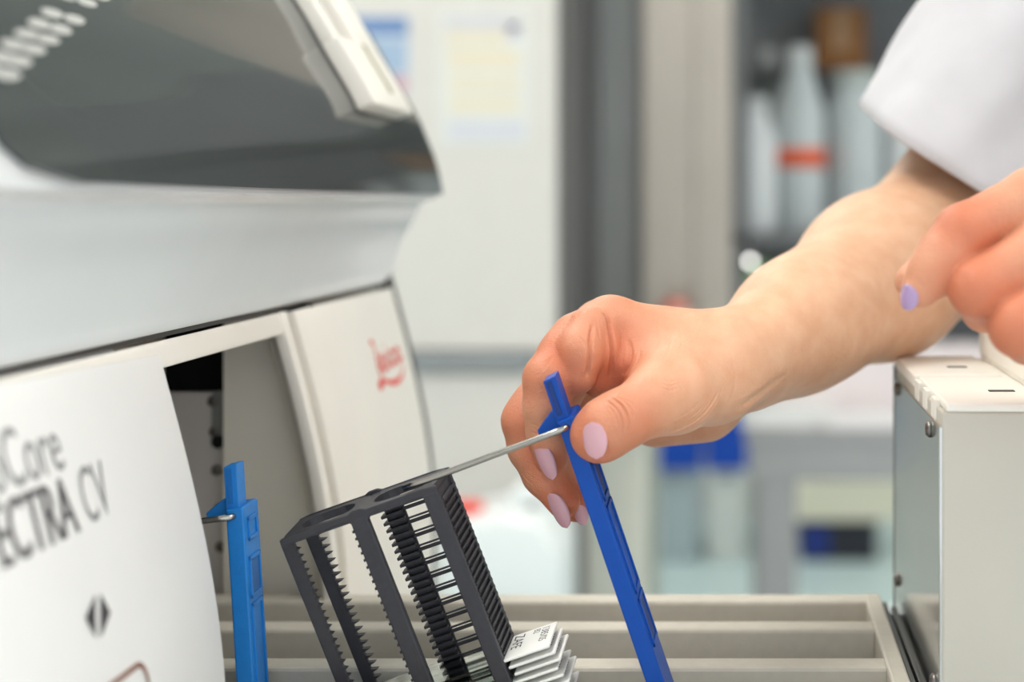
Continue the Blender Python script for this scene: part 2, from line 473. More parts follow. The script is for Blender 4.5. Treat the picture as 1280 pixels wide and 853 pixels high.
# rounded outline symbol
oy, oz = zs_from(168, 836)
def strip(name, pts, wid, m, parent, off=.0035):
    V = []; Fc = []
    P = np.array(pts); T = np.gradient(P, axis=0); T /= np.linalg.norm(T, axis=1)[:, None]; Nn = np.c_[-T[:, 1], T[:, 0]]
    ww = wid if hasattr(wid, '__len__') else [wid]*len(P)
    for p, n, wv in zip(P, Nn, ww):
        for sg in (-1, 1):
            r = p+n*sg*wv/2; V.append(on_face(r[0], s_of(r[1]), off))
    for i in range(len(P)-1): Fc.append((2*i, 2*i+1, 2*i+3, 2*i+2))
    return link(name, pydata(V, Fc), m, parent)
rr = .010; pts = []
yc0, yc1, zc0, zc1 = oy-.060, oy+.012, oz-.060, oz
for (cy, cz, a0) in ((yc1-rr, zc1-rr, 0), (yc0+rr, zc1-rr, 90), (yc0+rr, zc0+rr, 180), (yc1-rr, zc0+rr, 270)):
    for a in np.linspace(a0, a0+90, 8): pts.append((cy+rr*math.cos(math.radians(a)), cz+rr*math.sin(math.radians(a))))
pts.append(pts[0]); strip('outline_mark', pts, .0026, m_orange, door)
# script logo on the fascia: strokes in a unit box, u to the right, v up
def logo(strokes, y0, y1, z0, z1):
    for st in strokes:
        P = []; Wd = []
        pr, _t = resample([(a, b) for a, b, c in st], max(12, 5*len(st)))
        wr = np.interp(np.linspace(0, 1, len(pr)), np.linspace(0, 1, len(st)), [c for a, b, c in st])
        for (a, b) in pr: P.append((y0+(y1-y0)*a, z0+(z1-z0)*b))
        strip('logo_stroke', P, list(wr*(z1-z0)*1.45), m_red, fp, .0004)
ly0, _z = zs_from(466, 455, 0); ly1, _z = zs_from(504, 455, 0)
_y, lz1 = zs_from(470, 425, 0); _y, lz0 = zs_from(474, 487, 0)
print('logo', ly0, ly1, lz0, lz1)
logo([[(.06, .97, .05), (.14, 1.0, .07), (.16, .8, .08), (.14, .45, .09), (.16, .2, .09), (.12, .05, .09), (.04, .02, .08), (.03, .1, .06), (.2, .13, .07), (.45, .0, .09), (.75, .0, .08), (.95, .18, .04), (1.0, .3, .03)],
      [(.2, .42, .05), (.36, .52, .05), (.34, .66, .06), (.25, .55, .07), (.28, .34, .08), (.42, .36, .05)],
      [(.48, .66, .07), (.46, .42, .08), (.54, .36, .05)],
      [(.47, .80, .07), (.49, .83, .07)],
      [(.72, .62, .06), (.62, .66, .06), (.57, .5, .07), (.62, .36, .07), (.74, .42, .05)],
      [(.96, .62, .06), (.84, .66, .06), (.78, .5, .07), (.84, .36, .07), (.93, .5, .06), (.95, .68, .06), (.93, .42, .07), (1.02, .42, .04)]],
     ly0, ly1, lz0, lz1)

# ------------------------------------------------------------------ drawer with tray
drw = thing('loading_drawer', 'pulled-out ivory loading drawer with ribbed rack tray and steel-sided front box', 'drawer')
def dblk(name, a, b, m, bev=.001, parent=None): return MB().box(U(*a), U(*b), bev).build(name, m, parent or drw)
TZ = -.26
for y in (1.048, .979, .898, .819):
    dblk('tray_rib', (-.375, y, TZ-.062), (.084, y+.0205, TZ), m_tray, .0016)
dblk('tray_end', (.0825, .819, TZ-.062), (.0932, 1.0685, TZ+.0004), m_tray, .0012)
dblk('tray_floor', (-.375, .819, TZ-.068), (.0932, 1.0685, TZ-.060), m_foam, 0)
# slide rail beside the tray
dblk('slide_rail', (.0945, .60, TZ-.03), (.0972, 1.063, TZ-.004), m_rail, .0004)
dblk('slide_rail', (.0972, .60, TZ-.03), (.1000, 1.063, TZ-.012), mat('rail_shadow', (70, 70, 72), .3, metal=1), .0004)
dblk('slide_rail', (.1000, .60, TZ-.03), (.1024, 1.063, TZ-.007), m_rail, .0004)
# front box
BX, BY0, BY1, BZ = .1026, .820, 1.063, -.102
dblk('front_box', (BX+.0012, BY0, -.40), (.265, BY1, BZ-.0045), m_beige, .0008)
tc_ = dblk('top_cover', (BX+.003, BY0, BZ-.0045), (.265, BY1, BZ), m_ivory, .0010)
dblk('cover_step', (BX, BY0+.125, BZ-.006), (.155, BY1, BZ+.0016), m_ivory, .0008, tc_)
for yy in (.845, .885, .925): dblk('cover_tab', (BX+.0003, yy, BZ-.012), (BX+.0035, yy+.018, BZ-.001), m_ivory, .0004, tc_)
dblk('cover_slot', (.128, .985, BZ+.0014), (.140, .992, BZ+.0019), m_rubber, 0, tc_)
dblk('cover_slot', (.136, .872, BZ-.0002), (.150, .878, BZ+.0004), m_rubber, 0, tc_)
plate = dblk('side_plate', (BX-.0004, BY0+.001, TZ-.05), (BX+.0016, BY1, BZ-.012), m_mirror, .0004)
dblk('plate_flange', (BX-.0008, BY1-.004, TZ-.05), (BX+.0016, BY1+.001, BZ-.004), m_rail, .0003)
for (px, py) in [(1123, 487), (1164, 537), (1123, 725), (1170, 852)]:
    y = BX*F/(px-VX); z = (VY-py)*y/F
    MB().lathe([(.0032, 0), (.0032, .0008), (.0022, .0019), (.0005, .0022)], 14).build('screw', m_screw, plate, smooth=True, loc=U(BX-.0004, y, z), rot=(0, -math.pi/2, 0))
dblk('front_grip', (.158, BY0+.004, BZ-.001), (.265, BY1-.002, BZ+.036), m_ivory, .004)

# bench under the machine and drawer
bench = thing('workbench', 'pale grey workbench carrying the coverslipper machine', 'bench')
zb = H-.40*S
MB().box((-.9, -.05, zb-.04), (.21, 1.15, zb), .003).build('bench_top', mat('bench_laminate', (200, 202, 202), .5), bench)
for x in (-.86, .14):
    for y in (0., 1.06): MB().box((x, y, 0), (x+.05, y+.05, zb-.04), .002).build('leg', m_steel, bench)

# ------------------------------------------------------------------ slide racks
PIT = .00295; NS = 32; RW = .0615; RD = .0265; RL = PIT*NS+.006
def make_rack(label, loc, rot, mh):
    t = thing('slide_rack', label, 'slide rack', loc, rot, 'slide racks')
    # top and bottom plates with two oval openings
    def plate(name, z):
        bm = bmesh.new()
        x0, x1, y0, y1, th = -RW, .0, 0., RD, .0030
        def ell(cx, rx, ry, n=20):
            return [(cx+rx*np.sign(math.cos(a))*abs(math.cos(a))**.7, RD/2+ry*np.sign(math.sin(a))*abs(math.sin(a))**.7) for a in np.linspace(math.pi, 3*math.pi, n, endpoint=False)]
        cells = [(-RW, -RW/2-.0005), (-RW/2-.0005, 0)]
        for zz, flip in ((z, False), (z-th, True)):
            for (a, b) in cells:
                e = ell((a+b)/2, (b-a)/2-.0042, RD/2-.0052)
                outer = []
                for (ex, ey) in e:   # match each ellipse point to the cell border
                    dx, dy = ex-(a+b)/2, ey-RD/2
                    kx = ((b-a)/2)/max(abs(dx), 1e-9); ky = (RD/2)/max(abs(dy), 1e-9); kk = min(kx, ky)
                    outer.append(((a+b)/2+dx*kk, RD/2+dy*kk))
                vi = [bm.verts.new((p[0], p[1], zz)) for p in e]; vo = [bm.verts.new((p[0], p[1], zz)) for p in outer]
                n = len(e)
                for i in range(n):
                    f = (vo[i], vo[(i+1) % n], vi[(i+1) % n], vi[i]); bm.faces.new(f[::-1] if flip else f)
                if flip:
                    for i in range(n):   # walls down to the upper side
                        u1 = bm.verts.new((e[i][0], e[i][1], z)); u2 = bm.verts.new((e[(i+1) % n][0], e[(i+1) % n][1], z))
                        bm.faces.new((vi[i], vi[(i+1) % n], u2, u1))
                        u1 = bm.verts.new((outer[i][0], outer[i][1], z)); u2 = bm.verts.new((outer[(i+1) % n][0], outer[(i+1) % n][1], z))
                        bm.faces.new((vo[(i+1) % n], vo[i], u1, u2))
        bmesh.ops.remove_doubles(bm, verts=bm.verts, dist=1e-5)
        bmesh.ops.recalc_face_normals(bm, faces=bm.faces)
        me = bpy.data.meshes.new(name); bm.to_mesh(me); bm.free()
        return link(name, me, m_rack, t)
    tp = plate('top_plate', .0)
    MB().tube([(-.004, RD/2, .0008), (-.0135, RD/2, .0002)], .0010).build('cast_mark', m_rack, tp)
    # scalloped rims round the top plate
    for yy, yn in ((-.0006, .0016), (RD-.0010, RD+.0006)):
        pts = [(-RW-.001, -.0032), (-RW-.001, -.0002), (-RW+.004, .0004), (-RW*.56, .0003), (-RW*.53, .0012), (-RW*.47, .0012), (-RW*.44, .0003), (-.005, .0004), (.001, -.0002), (.001, -.0032), (-.005, -.0026), (-RW*.42, -.0020), (-RW*.45, -.0042), (-RW*.55, -.0042), (-RW*.58, -.0020), (-RW+.005, -.0026)]
        MB().prism(pts, 1, yy, yn, .0004).build('rim', m_rack, tp)
    plate('bottom_plate', -RL)
    # upright columns
    col = [('front_column', -.0050, .0010, -.0008, .0030), ('front_column', -RW*.5-.0036, -RW*.5+.0030, -.0008, .0030), ('front_column', -RW-.0030, -RW+.0022, .0040, .0062),
           ('rear_column', -.0050, .0010, RD-.0030, RD), ('rear_column', -RW*.5+.0016, -RW*.5+.0096, RD-.0022, RD), ('rear_column', -RW+.0010, -RW+.0060, RD-.0070, RD-.0048)]
    for nm, a, b, c, d in col:
        MB().box((a, c, -RL-.002), (b, d, -.0020), .0005, 1).build(nm, m_rack, t)
    # combs that keep the slides apart
    def comb(fn, name='comb_teeth'):
        mb = MB()
        for i in range(NS): fn(mb, -.005-PIT*(i+.5))
        return mb.build(name, m_rack, t, kind='stuff')
    tooth = lambda x0, x1, y0, y1: (lambda mb, z: mb.prism([(x0, z-.0010), (x0, z+.0006), (x1, z-.0002)] if True else 0, 1, y0, y1))
    comb(tooth(-RW+.0058, -RW+.0088, RD-.0072, RD-.0046))
    comb(tooth(-RW+.0020, -RW+.0036, .0040, .0062))
    comb(lambda mb, z: mb.box((-RW*.5+.0006, RD-.0052, z-.0008), (-RW*.5+.0092, RD-.0002, z+.0003)))
    MB().box((-.0016, .0026, -RL), (.0000, RD-.0006, -.0020), .0003, 1).build('side_wall', m_rack, t)
    comb(lambda mb, z: mb.box((-.0008, .0034, z-.0010), (.0011, RD-.0002, z+.0001)))
    comb(lambda mb, z: mb.box((-RW*.5-.0046, .0004, z-.0007), (-RW*.5-.0030, .0026, z+.0002)))
    # thin cross rods between the middle and end columns
    me = None
    for i in range(NS//2):
        z = -.0095-2*PIT*i
        if me is None:
            o = MB().box((-RW*.5+.004, RD-.0024, -.0007), (-.003, RD-.0012, .0007), .0003, 1).build('cross_rod', m_rack, t, loc=(0, 0, z)); me = o.data
            o2 = MB().box((-RW*.5+.004, RD-.0030, -.00035), (-.003, RD-.0022, .00035)).build('cross_rod', m_rack, t, loc=(0, 0, z+.0018)); me2 = o2.data
        else:
            link('cross_rod', me, None, t, (0, 0, z)); link('cross_rod', me2, None, t, (0, 0, z+.0018))
    # end wall behind the slides on the handle side
    # wire bail
    hx = .0525
    wz = .0035
    wp = [(-.012, .0045, .0020), (-.006, .0030, .0024)]+[(-.002+(hx-.0005)*u, .0022-.0042*u, .0025+.0018*u) for u in np.linspace(0, 1, 8)]
    wp += [(hx+.0022, -.0016, .0044), (hx+.0030, .0002, .0044), (hx+.0032, .004, .0044)]
    MB().tube(wp, .00125, 12).build('wire_bail', m_wire, t, smooth=True)
    # handle: narrow edge to the front, broad sides left and right
    h = bpy.data.objects.new('handle', None); C.objects.link(h); h.parent = t; h.location = (hx, 0, 0); h.rotation_euler = (0, math.radians(1.9), 0)
    TH, WD = .0068, .0200
    LB = -RL-.010
    # bar cross section with raised rims on the broad side
    pts = [(0, LB), (0, .0072), (TH-.0006, .0078), (TH, .0070), (TH, LB)]
    MB().prism(pts, 1, 0, WD, .0007).build('grip_bar', mh, h)
    MB().prism([(-.0004, .0060), (-.0004, .0232), (.0046, .0240), (.0046, .0060)], 1, .002, .012, .0003).build('tab', mh, h)
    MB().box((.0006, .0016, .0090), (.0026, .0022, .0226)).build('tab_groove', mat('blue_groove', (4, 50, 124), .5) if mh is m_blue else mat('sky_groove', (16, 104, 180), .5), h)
    MB().prism([(.0010, .0108), (-.0022, .0106), (-.0092, .0054), (-.0090, .0030), (-.0066, .0022), (.0010, .0040)], 1, .005, .012, .0005).build('latch', mh, h)
    # relief on the broad side facing the wire-free side
    def frame(z0, z1, y0, y1, nm):
        MB().box((TH-.0002, y0, z0), (TH+.0007, y0+.0016, z1), .0002, 1).box((TH-.0002, y1-.0016, z0), (TH+.0007, y1, z1), .0002, 1).box((TH-.0002, y0, z1-.0016), (TH+.0007, y1, z1), .0002, 1).box((TH-.0002, y0, z0), (TH+.0007, y1, z0+.0016), .0002, 1).build(nm, mh, h)
    frame(-.0060, .0030, .004, .016, 'side_frame')
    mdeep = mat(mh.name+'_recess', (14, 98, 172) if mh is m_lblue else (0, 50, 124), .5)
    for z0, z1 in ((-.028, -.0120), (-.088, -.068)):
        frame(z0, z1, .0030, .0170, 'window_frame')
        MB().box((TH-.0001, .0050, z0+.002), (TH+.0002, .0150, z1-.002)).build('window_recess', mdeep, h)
    frame(-.066, -.030, .0030, .0170, 'side_frame')
    return t
rk_loc = W(541, 608, .838)
rk_rot = Euler((math.radians(6.5), math.radians(-19.6), math.radians(-3)), 'XYZ')
rack = make_rack('black plastic slide rack with dark blue handle held tilted by the hand', rk_loc, rk_rot, m_blue)
rack2 = make_rack('slide rack with sky blue upright handle standing in the machine bay', W(111, 678, .848), Euler((0, math.radians(-5.4), math.radians(1)), 'XYZ'), m_lblue)

# slides in the lower part of the held rack
Mr = Matrix.LocRotScale(rk_loc, rk_rot, None)
place = ['topmost', 'second', 'third', 'fourth', 'fifth', 'sixth', 'seventh', 'eighth']
sl_me = MB().box((-.058, .0005, -.0005), (.0005, .0255, .0005)).build('tmp', m_slideglass); glass_me = sl_me.data; bpy.data.objects.remove(sl_me)
lb = MB().box((.0005, .0005, -.00055), (.0195, .0255, .00055), .0003, 1).build('tmp', m_slidelabel); label_me = lb.data; bpy.data.objects.remove(lb)
def slide_text(s, x, size):
    me = text_mesh(s)
    for v in me.vertices:
        a, b = v.co.x*size, v.co.y*size
        v.co = (x-.004+b, .0235-a, .0006)   # reading towards the front edge
    me.materials.append(m_ink); me.flip_normals() if False else None
    return me
txt = [slide_text('ZAFE', .0062, .0062), slide_text('1385/05', .0178, .0046), slide_text('B2', .0142, .0040)]
for i in range(8):
    z = -.0735-PIT*1.04*i
    t = thing('microscope_slide', 'glass microscope slide with white label, %s in the tilted black rack' % place[i], 'slide', Mr @ Vector((.0012*(i % 3), -.0002*i, z)), rk_rot, 'slides in the tilted rack')
    link('glass', glass_me, None, t); link('label_end', label_me, None, t)
    for m_ in txt: link('lettering', m_, None, t)

# ------------------------------------------------------------------ person
# distance-field modelling of arms, hands and head
def smin(a, b, k):
    h = np.clip(.5+.5*(b-a)/k, 0, 1)
    return b+(a-b)*h-k*h*(1-h)
class Field:
    def __init__(self, xs, ys, zs):
        self.g = [np.asarray(xs, np.float32), np.asarray(ys, np.float32), np.asarray(zs, np.float32)]
        self.shape = tuple(len(a) for a in self.g)
    def new(self): return np.full(self.shape, .05, np.float32)
    def sub(self, lo, hi):
        sl = tuple(slice(max(0, np.searchsorted(a, l)-1), min(len(a), np.searchsorted(a, h)+1)) for a, l, h in zip(self.g, lo, hi))
        X = self.g[0][sl[0]][:, None, None]; Y = self.g[1][sl[1]][None, :, None]; Z = self.g[2][sl[2]][None, None, :]
        return sl, X, Y, Z
    def cone(self, d, a, b, r0, r1, k, flat=None):
        a = np.array(a, np.float32); b = np.array(b, np.float32); m = max(r0, r1)+.022
        sl, X, Y, Z = self.sub(np.minimum(a, b)-m, np.maximum(a, b)+m)
        if min(s.stop-s.start for s in sl) <= 0: return d
        ba = b-a; L = float(ba@ba)+1e-12
        t = np.clip(((X-a[0])*ba[0]+(Y-a[1])*ba[1]+(Z-a[2])*ba[2])/L, 0, 1)
        e = np.sqrt((X-a[0]-t*ba[0])**2+(Y-a[1]-t*ba[1])**2+(Z-a[2]-t*ba[2])**2)-(r0+(r1-r0)*t)
        d[sl] = smin(d[sl], e, k); return d
    def ell(self, d, c, r, R, k):
        c = np.array(c, np.float32); r = np.array(r, np.float32); m = float(max(r))+.022
        sl, X, Y, Z = self.sub(c-m, c+m)
        R = np.array(R, np.float32)   # rows are the local axes
        P = [R[i][0]*(X-c[0])+R[i][1]*(Y-c[1])+R[i][2]*(Z-c[2]) for i in range(3)]
        k0 = np.sqrt(sum((p/q)**2 for p, q in zip(P, r))); k1 = np.sqrt(sum((p/q**2)**2 for p, q in zip(P, r)))+1e-9
        e = k0*(k0-1)/k1
        d[sl] = smin(d[sl], e, k); return d
    def groove(self, d, pts, amp, sig):
        for a, b in zip(pts, pts[1:]):
            a = np.array(a, np.float32); b = np.array(b, np.float32); m = 3.2*sig
            sl, X, Y, Z = self.sub(np.minimum(a, b)-m, np.maximum(a, b)+m)
            ba = b-a; L = float(ba@ba)+1e-12
            t = np.clip(((X-a[0])*ba[0]+(Y-a[1])*ba[1]+(Z-a[2])*ba[2])/L, 0, 1)
            e = (X-a[0]-t*ba[0])**2+(Y-a[1]-t*ba[1])**2+(Z-a[2]-t*ba[2])**2
            yield sl, amp*np.exp(-e/sig**2)
    def carve(self, d, pts, amp, sig):
        acc = {}
        add = np.zeros(0)
        lo = np.min(np.array(pts), axis=0)-4*sig; hi = np.max(np.array(pts), axis=0)+4*sig
        sl, X, Y, Z = self.sub(lo, hi)
        best = None
        for a, b in zip(pts, pts[1:]):
            a = np.array(a, np.float32); b = np.array(b, np.float32); ba = b-a; L = float(ba@ba)+1e-12
            t = np.clip(((X-a[0])*ba[0]+(Y-a[1])*ba[1]+(Z-a[2])*ba[2])/L, 0, 1)
            e = (X-a[0]-t*ba[0])**2+(Y-a[1]-t*ba[1])**2+(Z-a[2]-t*ba[2])**2
            best = e if best is None else np.minimum(best, e)
        d[sl] += amp*np.exp(-best/sig**2)
    def at(self, d, p):
        idx = []; fr = []
        for a, v in zip(self.g, p):
            i = int(np.clip(np.searchsorted(a, v)-1, 0, len(a)-2)); idx.append(i); fr.append(float(np.clip((v-a[i])/(a[i+1]-a[i]), 0, 1)))
        s = 0.
        for dx in (0, 1):
            for dy in (0, 1):
                for dz in (0, 1):
                    s += d[idx[0]+dx, idx[1]+dy, idx[2]+dz]*(fr[0] if dx else 1-fr[0])*(fr[1] if dy else 1-fr[1])*(fr[2] if dz else 1-fr[2])
        return s
    def hit(self, d, px, py, y0=None, y1=None):
        y0 = self.g[1][1] if y0 is None else y0; y1 = self.g[1][-2] if y1 is None else y1
        y = y0
        while y < y1:
            p = B(px, py, y); v = self.at(d, p)
            if v < 0.0002: return np.array(p)
            y += min(max(v*.6, .0002), .003)
        return None
    def normal(self, d, p, e=.0012):
        p = np.array(p); n = [self.at(d, p+e*v)-self.at(d, p-e*v) for v in np.eye(3)]
        return np.array(n)/(np.linalg.norm(n)+1e-12)
    def mesh(self, d):
        s = d < 0
        cs = np.zeros(tuple(n-1 for n in d.shape), np.int8)
        for dx in (0, 1):
            for dy in (0, 1):
                for dz in (0, 1):
                    cs += s[dx:d.shape[0]-1+dx, dy:d.shape[1]-1+dy, dz:d.shape[2]-1+dz]
        act = (cs > 0) & (cs < 8)
        I = np.argwhere(act)
        idx = np.full(cs.shape, -1, np.int32); idx[act] = np.arange(len(I))
        cr = np.zeros((len(I), 3)); cnt = np.zeros(len(I))
        corner = lambda o: d[I[:, 0]+o[0], I[:, 1]+o[1], I[:, 2]+o[2]]
        def cpos(o): return np.stack([self.g[a][I[:, a]+o[a]] for a in range(3)], 1)
        offs = [(x, y, z) for x in (0, 1) for y in (0, 1) for z in (0, 1)]
        for o in offs:
            for a in range(3):
                if o[a] == 0:
                    o2 = list(o); o2[a] = 1
                    v0 = corner(o); v1 = corner(o2); m = (v0 < 0) != (v1 < 0)
                    t = np.where(m, v0/(v0-v1+1e-20), 0)[:, None]
                    p = cpos(o)*(1-t)+cpos(o2)*t
                    cr[m] += p[m]; cnt[m] += 1
        V = cr/np.maximum(cnt, 1)[:, None]
        Q = []
        for a in range(3):
            b, c = (a+1) % 3, (a+2) % 3
            lo = [slice(None)]*3; hi = [slice(None)]*3
            lo[a] = slice(0, -1); hi[a] = slice(1, None)
            e = s[tuple(lo)] != s[tuple(hi)]
            E = np.argwhere(e)
            ok = (E[:, b] > 0) & (E[:, c] > 0) & (E[:, b] < d.shape[b]-1) & (E[:, c] < d.shape[c]-1)
            E = E[ok]
            def cell(db, dc):
                J = E.copy(); J[:, b] += db; J[:, c] += dc; return idx[J[:, 0], J[:, 1], J[:, 2]]
            q = np.stack([cell(-1, -1), cell(0, -1), cell(0, 0), cell(-1, 0)], 1)
            inside = s[E[:, 0], E[:, 1], E[:, 2]]
            q[~inside] = q[~inside][:, ::-1]
            Q.append(q)
        Q = np.concatenate(Q)
        # two light smoothing passes
        for _ in range(1):
            acc = np.zeros_like(V); n = np.zeros(len(V))
            for i in range(4):
                np.add.at(acc, Q[:, i], V[Q[:, (i+1) % 4]]); np.add.at(n, Q[:, i], 1)
                np.add.at(acc, Q[:, i], V[Q[:, (i+3) % 4]]); np.add.at(n, Q[:, i], 1)
            V = V*.6+.4*acc/np.maximum(n, 1)[:, None]
        return V, Q

def graded(lo, f0, f1, hi, fine, coarse):
    a = list(np.arange(f0, f1, fine))
    l = list(np.arange(f0-coarse, lo, -coarse))[::-1]
    return np.array(l+a+list(np.arange(a[-1]+coarse, hi, coarse)))

person = thing('person', 'person in a white short-sleeved tunic reaching in with both hands', 'person')

# ---- right arm and hand (reaching hand)
FD = Field(graded(-.112, -.110, .012, .20, .00075, .0022), graded(.565, .570, .705, .96, .00085, .0022), graded(H-.165, H-.163, H-.028, H+.13, .00075, .0022))
P = W
base = FD.new()
mm = .001
def cone(d, a, b, r0, r1, k=.008): return FD.cone(d, P(*a), P(*b), r0*mm, r1*mm, k)
# forearm
ELB = (1195, 285, 1.18)
cone(base, (915, 452, .915), (1000, 404, .985), 19.0, 26.0, .012)
cone(base, (925, 462, .945), (1010, 408, 1.01), 17.0, 24.0, .012)
cone(base, (1000, 404, .985), (1100, 346, 1.08), 26.5, 38.0, .014)
cone(base, (1100, 346, 1.08), ELB, 38.0, 41, .014)
cone(base, (1195, 285, 1.18), (1300, 120, 1.22), 43, 44, .012)
# palm
WR = (905, 450, .915)
cone(base, (893, 441, .908), (765, 412, .898), 16.0, 11.5)
cone(base, (893, 443, .925), (752, 410, .922), 16.0, 10.5)
cone(base, (895, 452, .945), (754, 424, .946), 15.0, 10.5)
cone(base, (890, 475, .960), (772, 455, .968), 14.0, 10.0)
cone(base, (880, 508, .958), (820, 520, .962), 15.0, 13.0, .01)       # heel of the hand, little finger side
cone(base, (850, 470, .915), (800, 455, .925), 15.0, 12.0, .010)
# thumb base and web
cone(base, (888, 482, .898), (840, 492, .866), 15.5, 14.0, .012)
cone(base, (842, 462, .884), (800, 448, .890), 12.5, 9.5, .012)
cone(base, (830, 485, .872), (790, 462, .888), 11.0, 6.5, .010)
hand = base
def chain(pts, k=.0035, bulge=()):
    d = FD.new()
    for a, b in zip(pts, pts[1:]): FD.cone(d, P(*a[:3]), P(*b[:3]), a[3]*mm, b[3]*mm, k)
    for c in bulge: FD.cone(d, P(*c[:3]), P(*c[:3])+Vector((1e-4, 0, 0)), c[3]*mm, c[3]*mm, .005)
    return d
fing = {}
fing['thumb'] = [(842, 492, .866, 14.0), (812, 506, .848, 11.8), (776, 525, .836, 11.0), (756, 534, .834, 10.2), (744, 543, .835, 9.2)]
fing['index'] = [(762, 408, .898, 11.6), (722, 425, .885, 10.2), (686, 474, .866, 9.6), (684, 508, .866, 8.9), (686, 540, .870, 8.4), (689, 572, .876, 7.0)]
fing['middle'] = [(750, 412, .920, 10.5), (705, 455, .908, 9.6), (658, 526, .892, 9.4), (663, 560, .893, 8.6), (680, 593, .894, 8.2), (704, 627, .890, 6.8)]
fing['ring'] = [(752, 425, .944, 10.2), (712, 470, .932, 9.4), (675, 545, .918, 9.0), (690, 590, .916, 8.2), (700, 612, .914, 7.6), (720, 634, .908, 6.2)]
fing['little'] = [(772, 455, .966, 9.6), (735, 490, .955, 8.6), (702, 545, .940, 8.0), (708, 570, .936, 7.2), (716, 592, .932, 6.2)]
bul = {'index': [(706, 446, .879, 10.2)], 'thumb': [(752, 546, .838, 9.4)], 'middle': [(672, 510, .897, 9.6)]}
res = None
for nm in ('thumb', 'index', 'middle', 'ring', 'little'):
    c = chain(fing[nm], bulge=bul.get(nm, ()))
    c = smin(base, c, .0075 if nm != 'thumb' else .009)
    res = c if res is None else smin(res, c, .0011)
# flesh folds between index finger and thumb web
for pts in ([(738, 410, .880, 8.6), (725, 440, .8685, 9.0), (720, 468, .8675, 8.2)], [(758, 408, .887, 8.0), (751, 440, .8795, 8.4), (748, 474, .881, 7.4)], [(794, 428, .886, 6.5), (783, 455, .8800, 6.2), (775, 476, .8815, 5.8)]):
    c = FD.new()
    for a, b in zip(pts, pts[1:]): FD.cone(c, P(*a[:3]), P(*b[:3]), a[3]*mm, b[3]*mm, .004)
    res = smin(res, c, .0014)
# creases: fine lines pressed into the finished surface
LINES = []
def crease(pts, amp=.5, sig=.5):
    h = [FD.hit(res, *p) for p in pts]; h = [p for p in h if p is not None]
    if len(h) > 1: LINES.append((np.array(resample3(h)), amp*mm, sig*mm))
def resample3(h):
    h = np.array(h); out = []
    for i in range(len(h)-1):
        p0, p1, p2, p3 = h[max(i-1, 0)], h[i], h[i+1], h[min(i+2, len(h)-1)]
        for u in (0, .33, .67): out.append(.5*((2*p1)+(p2-p0)*u+(2*p0-5*p1+4*p2-p3)*u*u+(3*p1-p0-3*p2+p3)*u**3))
    out.append(h[-1]); return out
crease([(754, 390), (761, 404), (765, 428), (765, 450), (762, 474)], 2.0, 1.0)
crease([(741, 404), (738, 425), (737, 448), (734, 472)], 1.6, .9)
crease([(722, 420), (730, 428), (734, 440)], .4, .5)
crease([(745, 396), (748, 412), (750, 425)], .35, .6)
crease([(786, 424), (789, 440), (786, 456), (778, 470)], 1.0, .8)
crease([(776, 420), (779, 440), (777, 458)], .4, .6)
crease([(800, 436), (798, 448), (790, 462)], .35, .6)
# thumb joint
crease([(757, 500), (766, 507), (774, 517), (778, 530), (777, 541)], .6, .5)
crease([(763, 497), (773, 503), (782, 514), (786, 528), (783, 541)], .75, .55)
crease([(770, 496), (780, 502), (789, 512), (792, 524)], .6, .5)
crease([(759, 507), (766, 514), (771, 524), (772, 535)], .4, .4)
crease([(768, 500), (778, 508), (785, 521)], .35, .4)
crease([(778, 498), (789, 504), (796, 514)], .3, .4)
# small scar-like lines on the thumb base
for dy in (0, 5, 10): crease([(828-dy*.4, 474+dy), (837, 478+dy), (846, 475+dy)], .3, .4)
for dx in (0, 7, 14): crease([(830+dx, 472), (834+dx, 481), (836+dx, 491)], .22, .4)
# heel of the hand and wrist
crease([(830, 543), (850, 537), (872, 525), (888, 508), (899, 488)], .7, .8)
crease([(852, 532), (870, 522), (884, 506), (893, 490)], .45, .5)
crease([(860, 525), (876, 512), (887, 496), (893, 482)], .4, .5)
crease([(868, 532), (886, 517), (898, 500), (904, 484)], .45, .5)
crease([(846, 524), (862, 515), (875, 502)], .3, .45)
crease([(905, 420), (914, 440), (919, 465), (917, 490), (910, 508)], .35, 1.2)
crease([(920, 512), (940, 500), (962, 484), (985, 468)], .9, 2.8)
# index and middle joints
for dy in (0, 5, 10, 15): crease([(700-dy*.8, 436+dy), (690-dy*.6, 446+dy), (678-dy*.5, 455+dy)], .3, .45)
for dy in (0, 5, 10): crease([(664, 530+dy), (676, 534+dy), (690, 534+dy)], .35, .45)
for dy in (0, 6, 12): crease([(640, 576+dy*.9), (650, 590+dy), (662, 603+dy)], .3, .45)
for dy in (0, 9, 18, 27): crease([(806+dy*1.6, 402+dy*.2), (812+dy*1.5, 416+dy*.5), (808+dy*1.4, 432+dy*.8)], .16, .6)
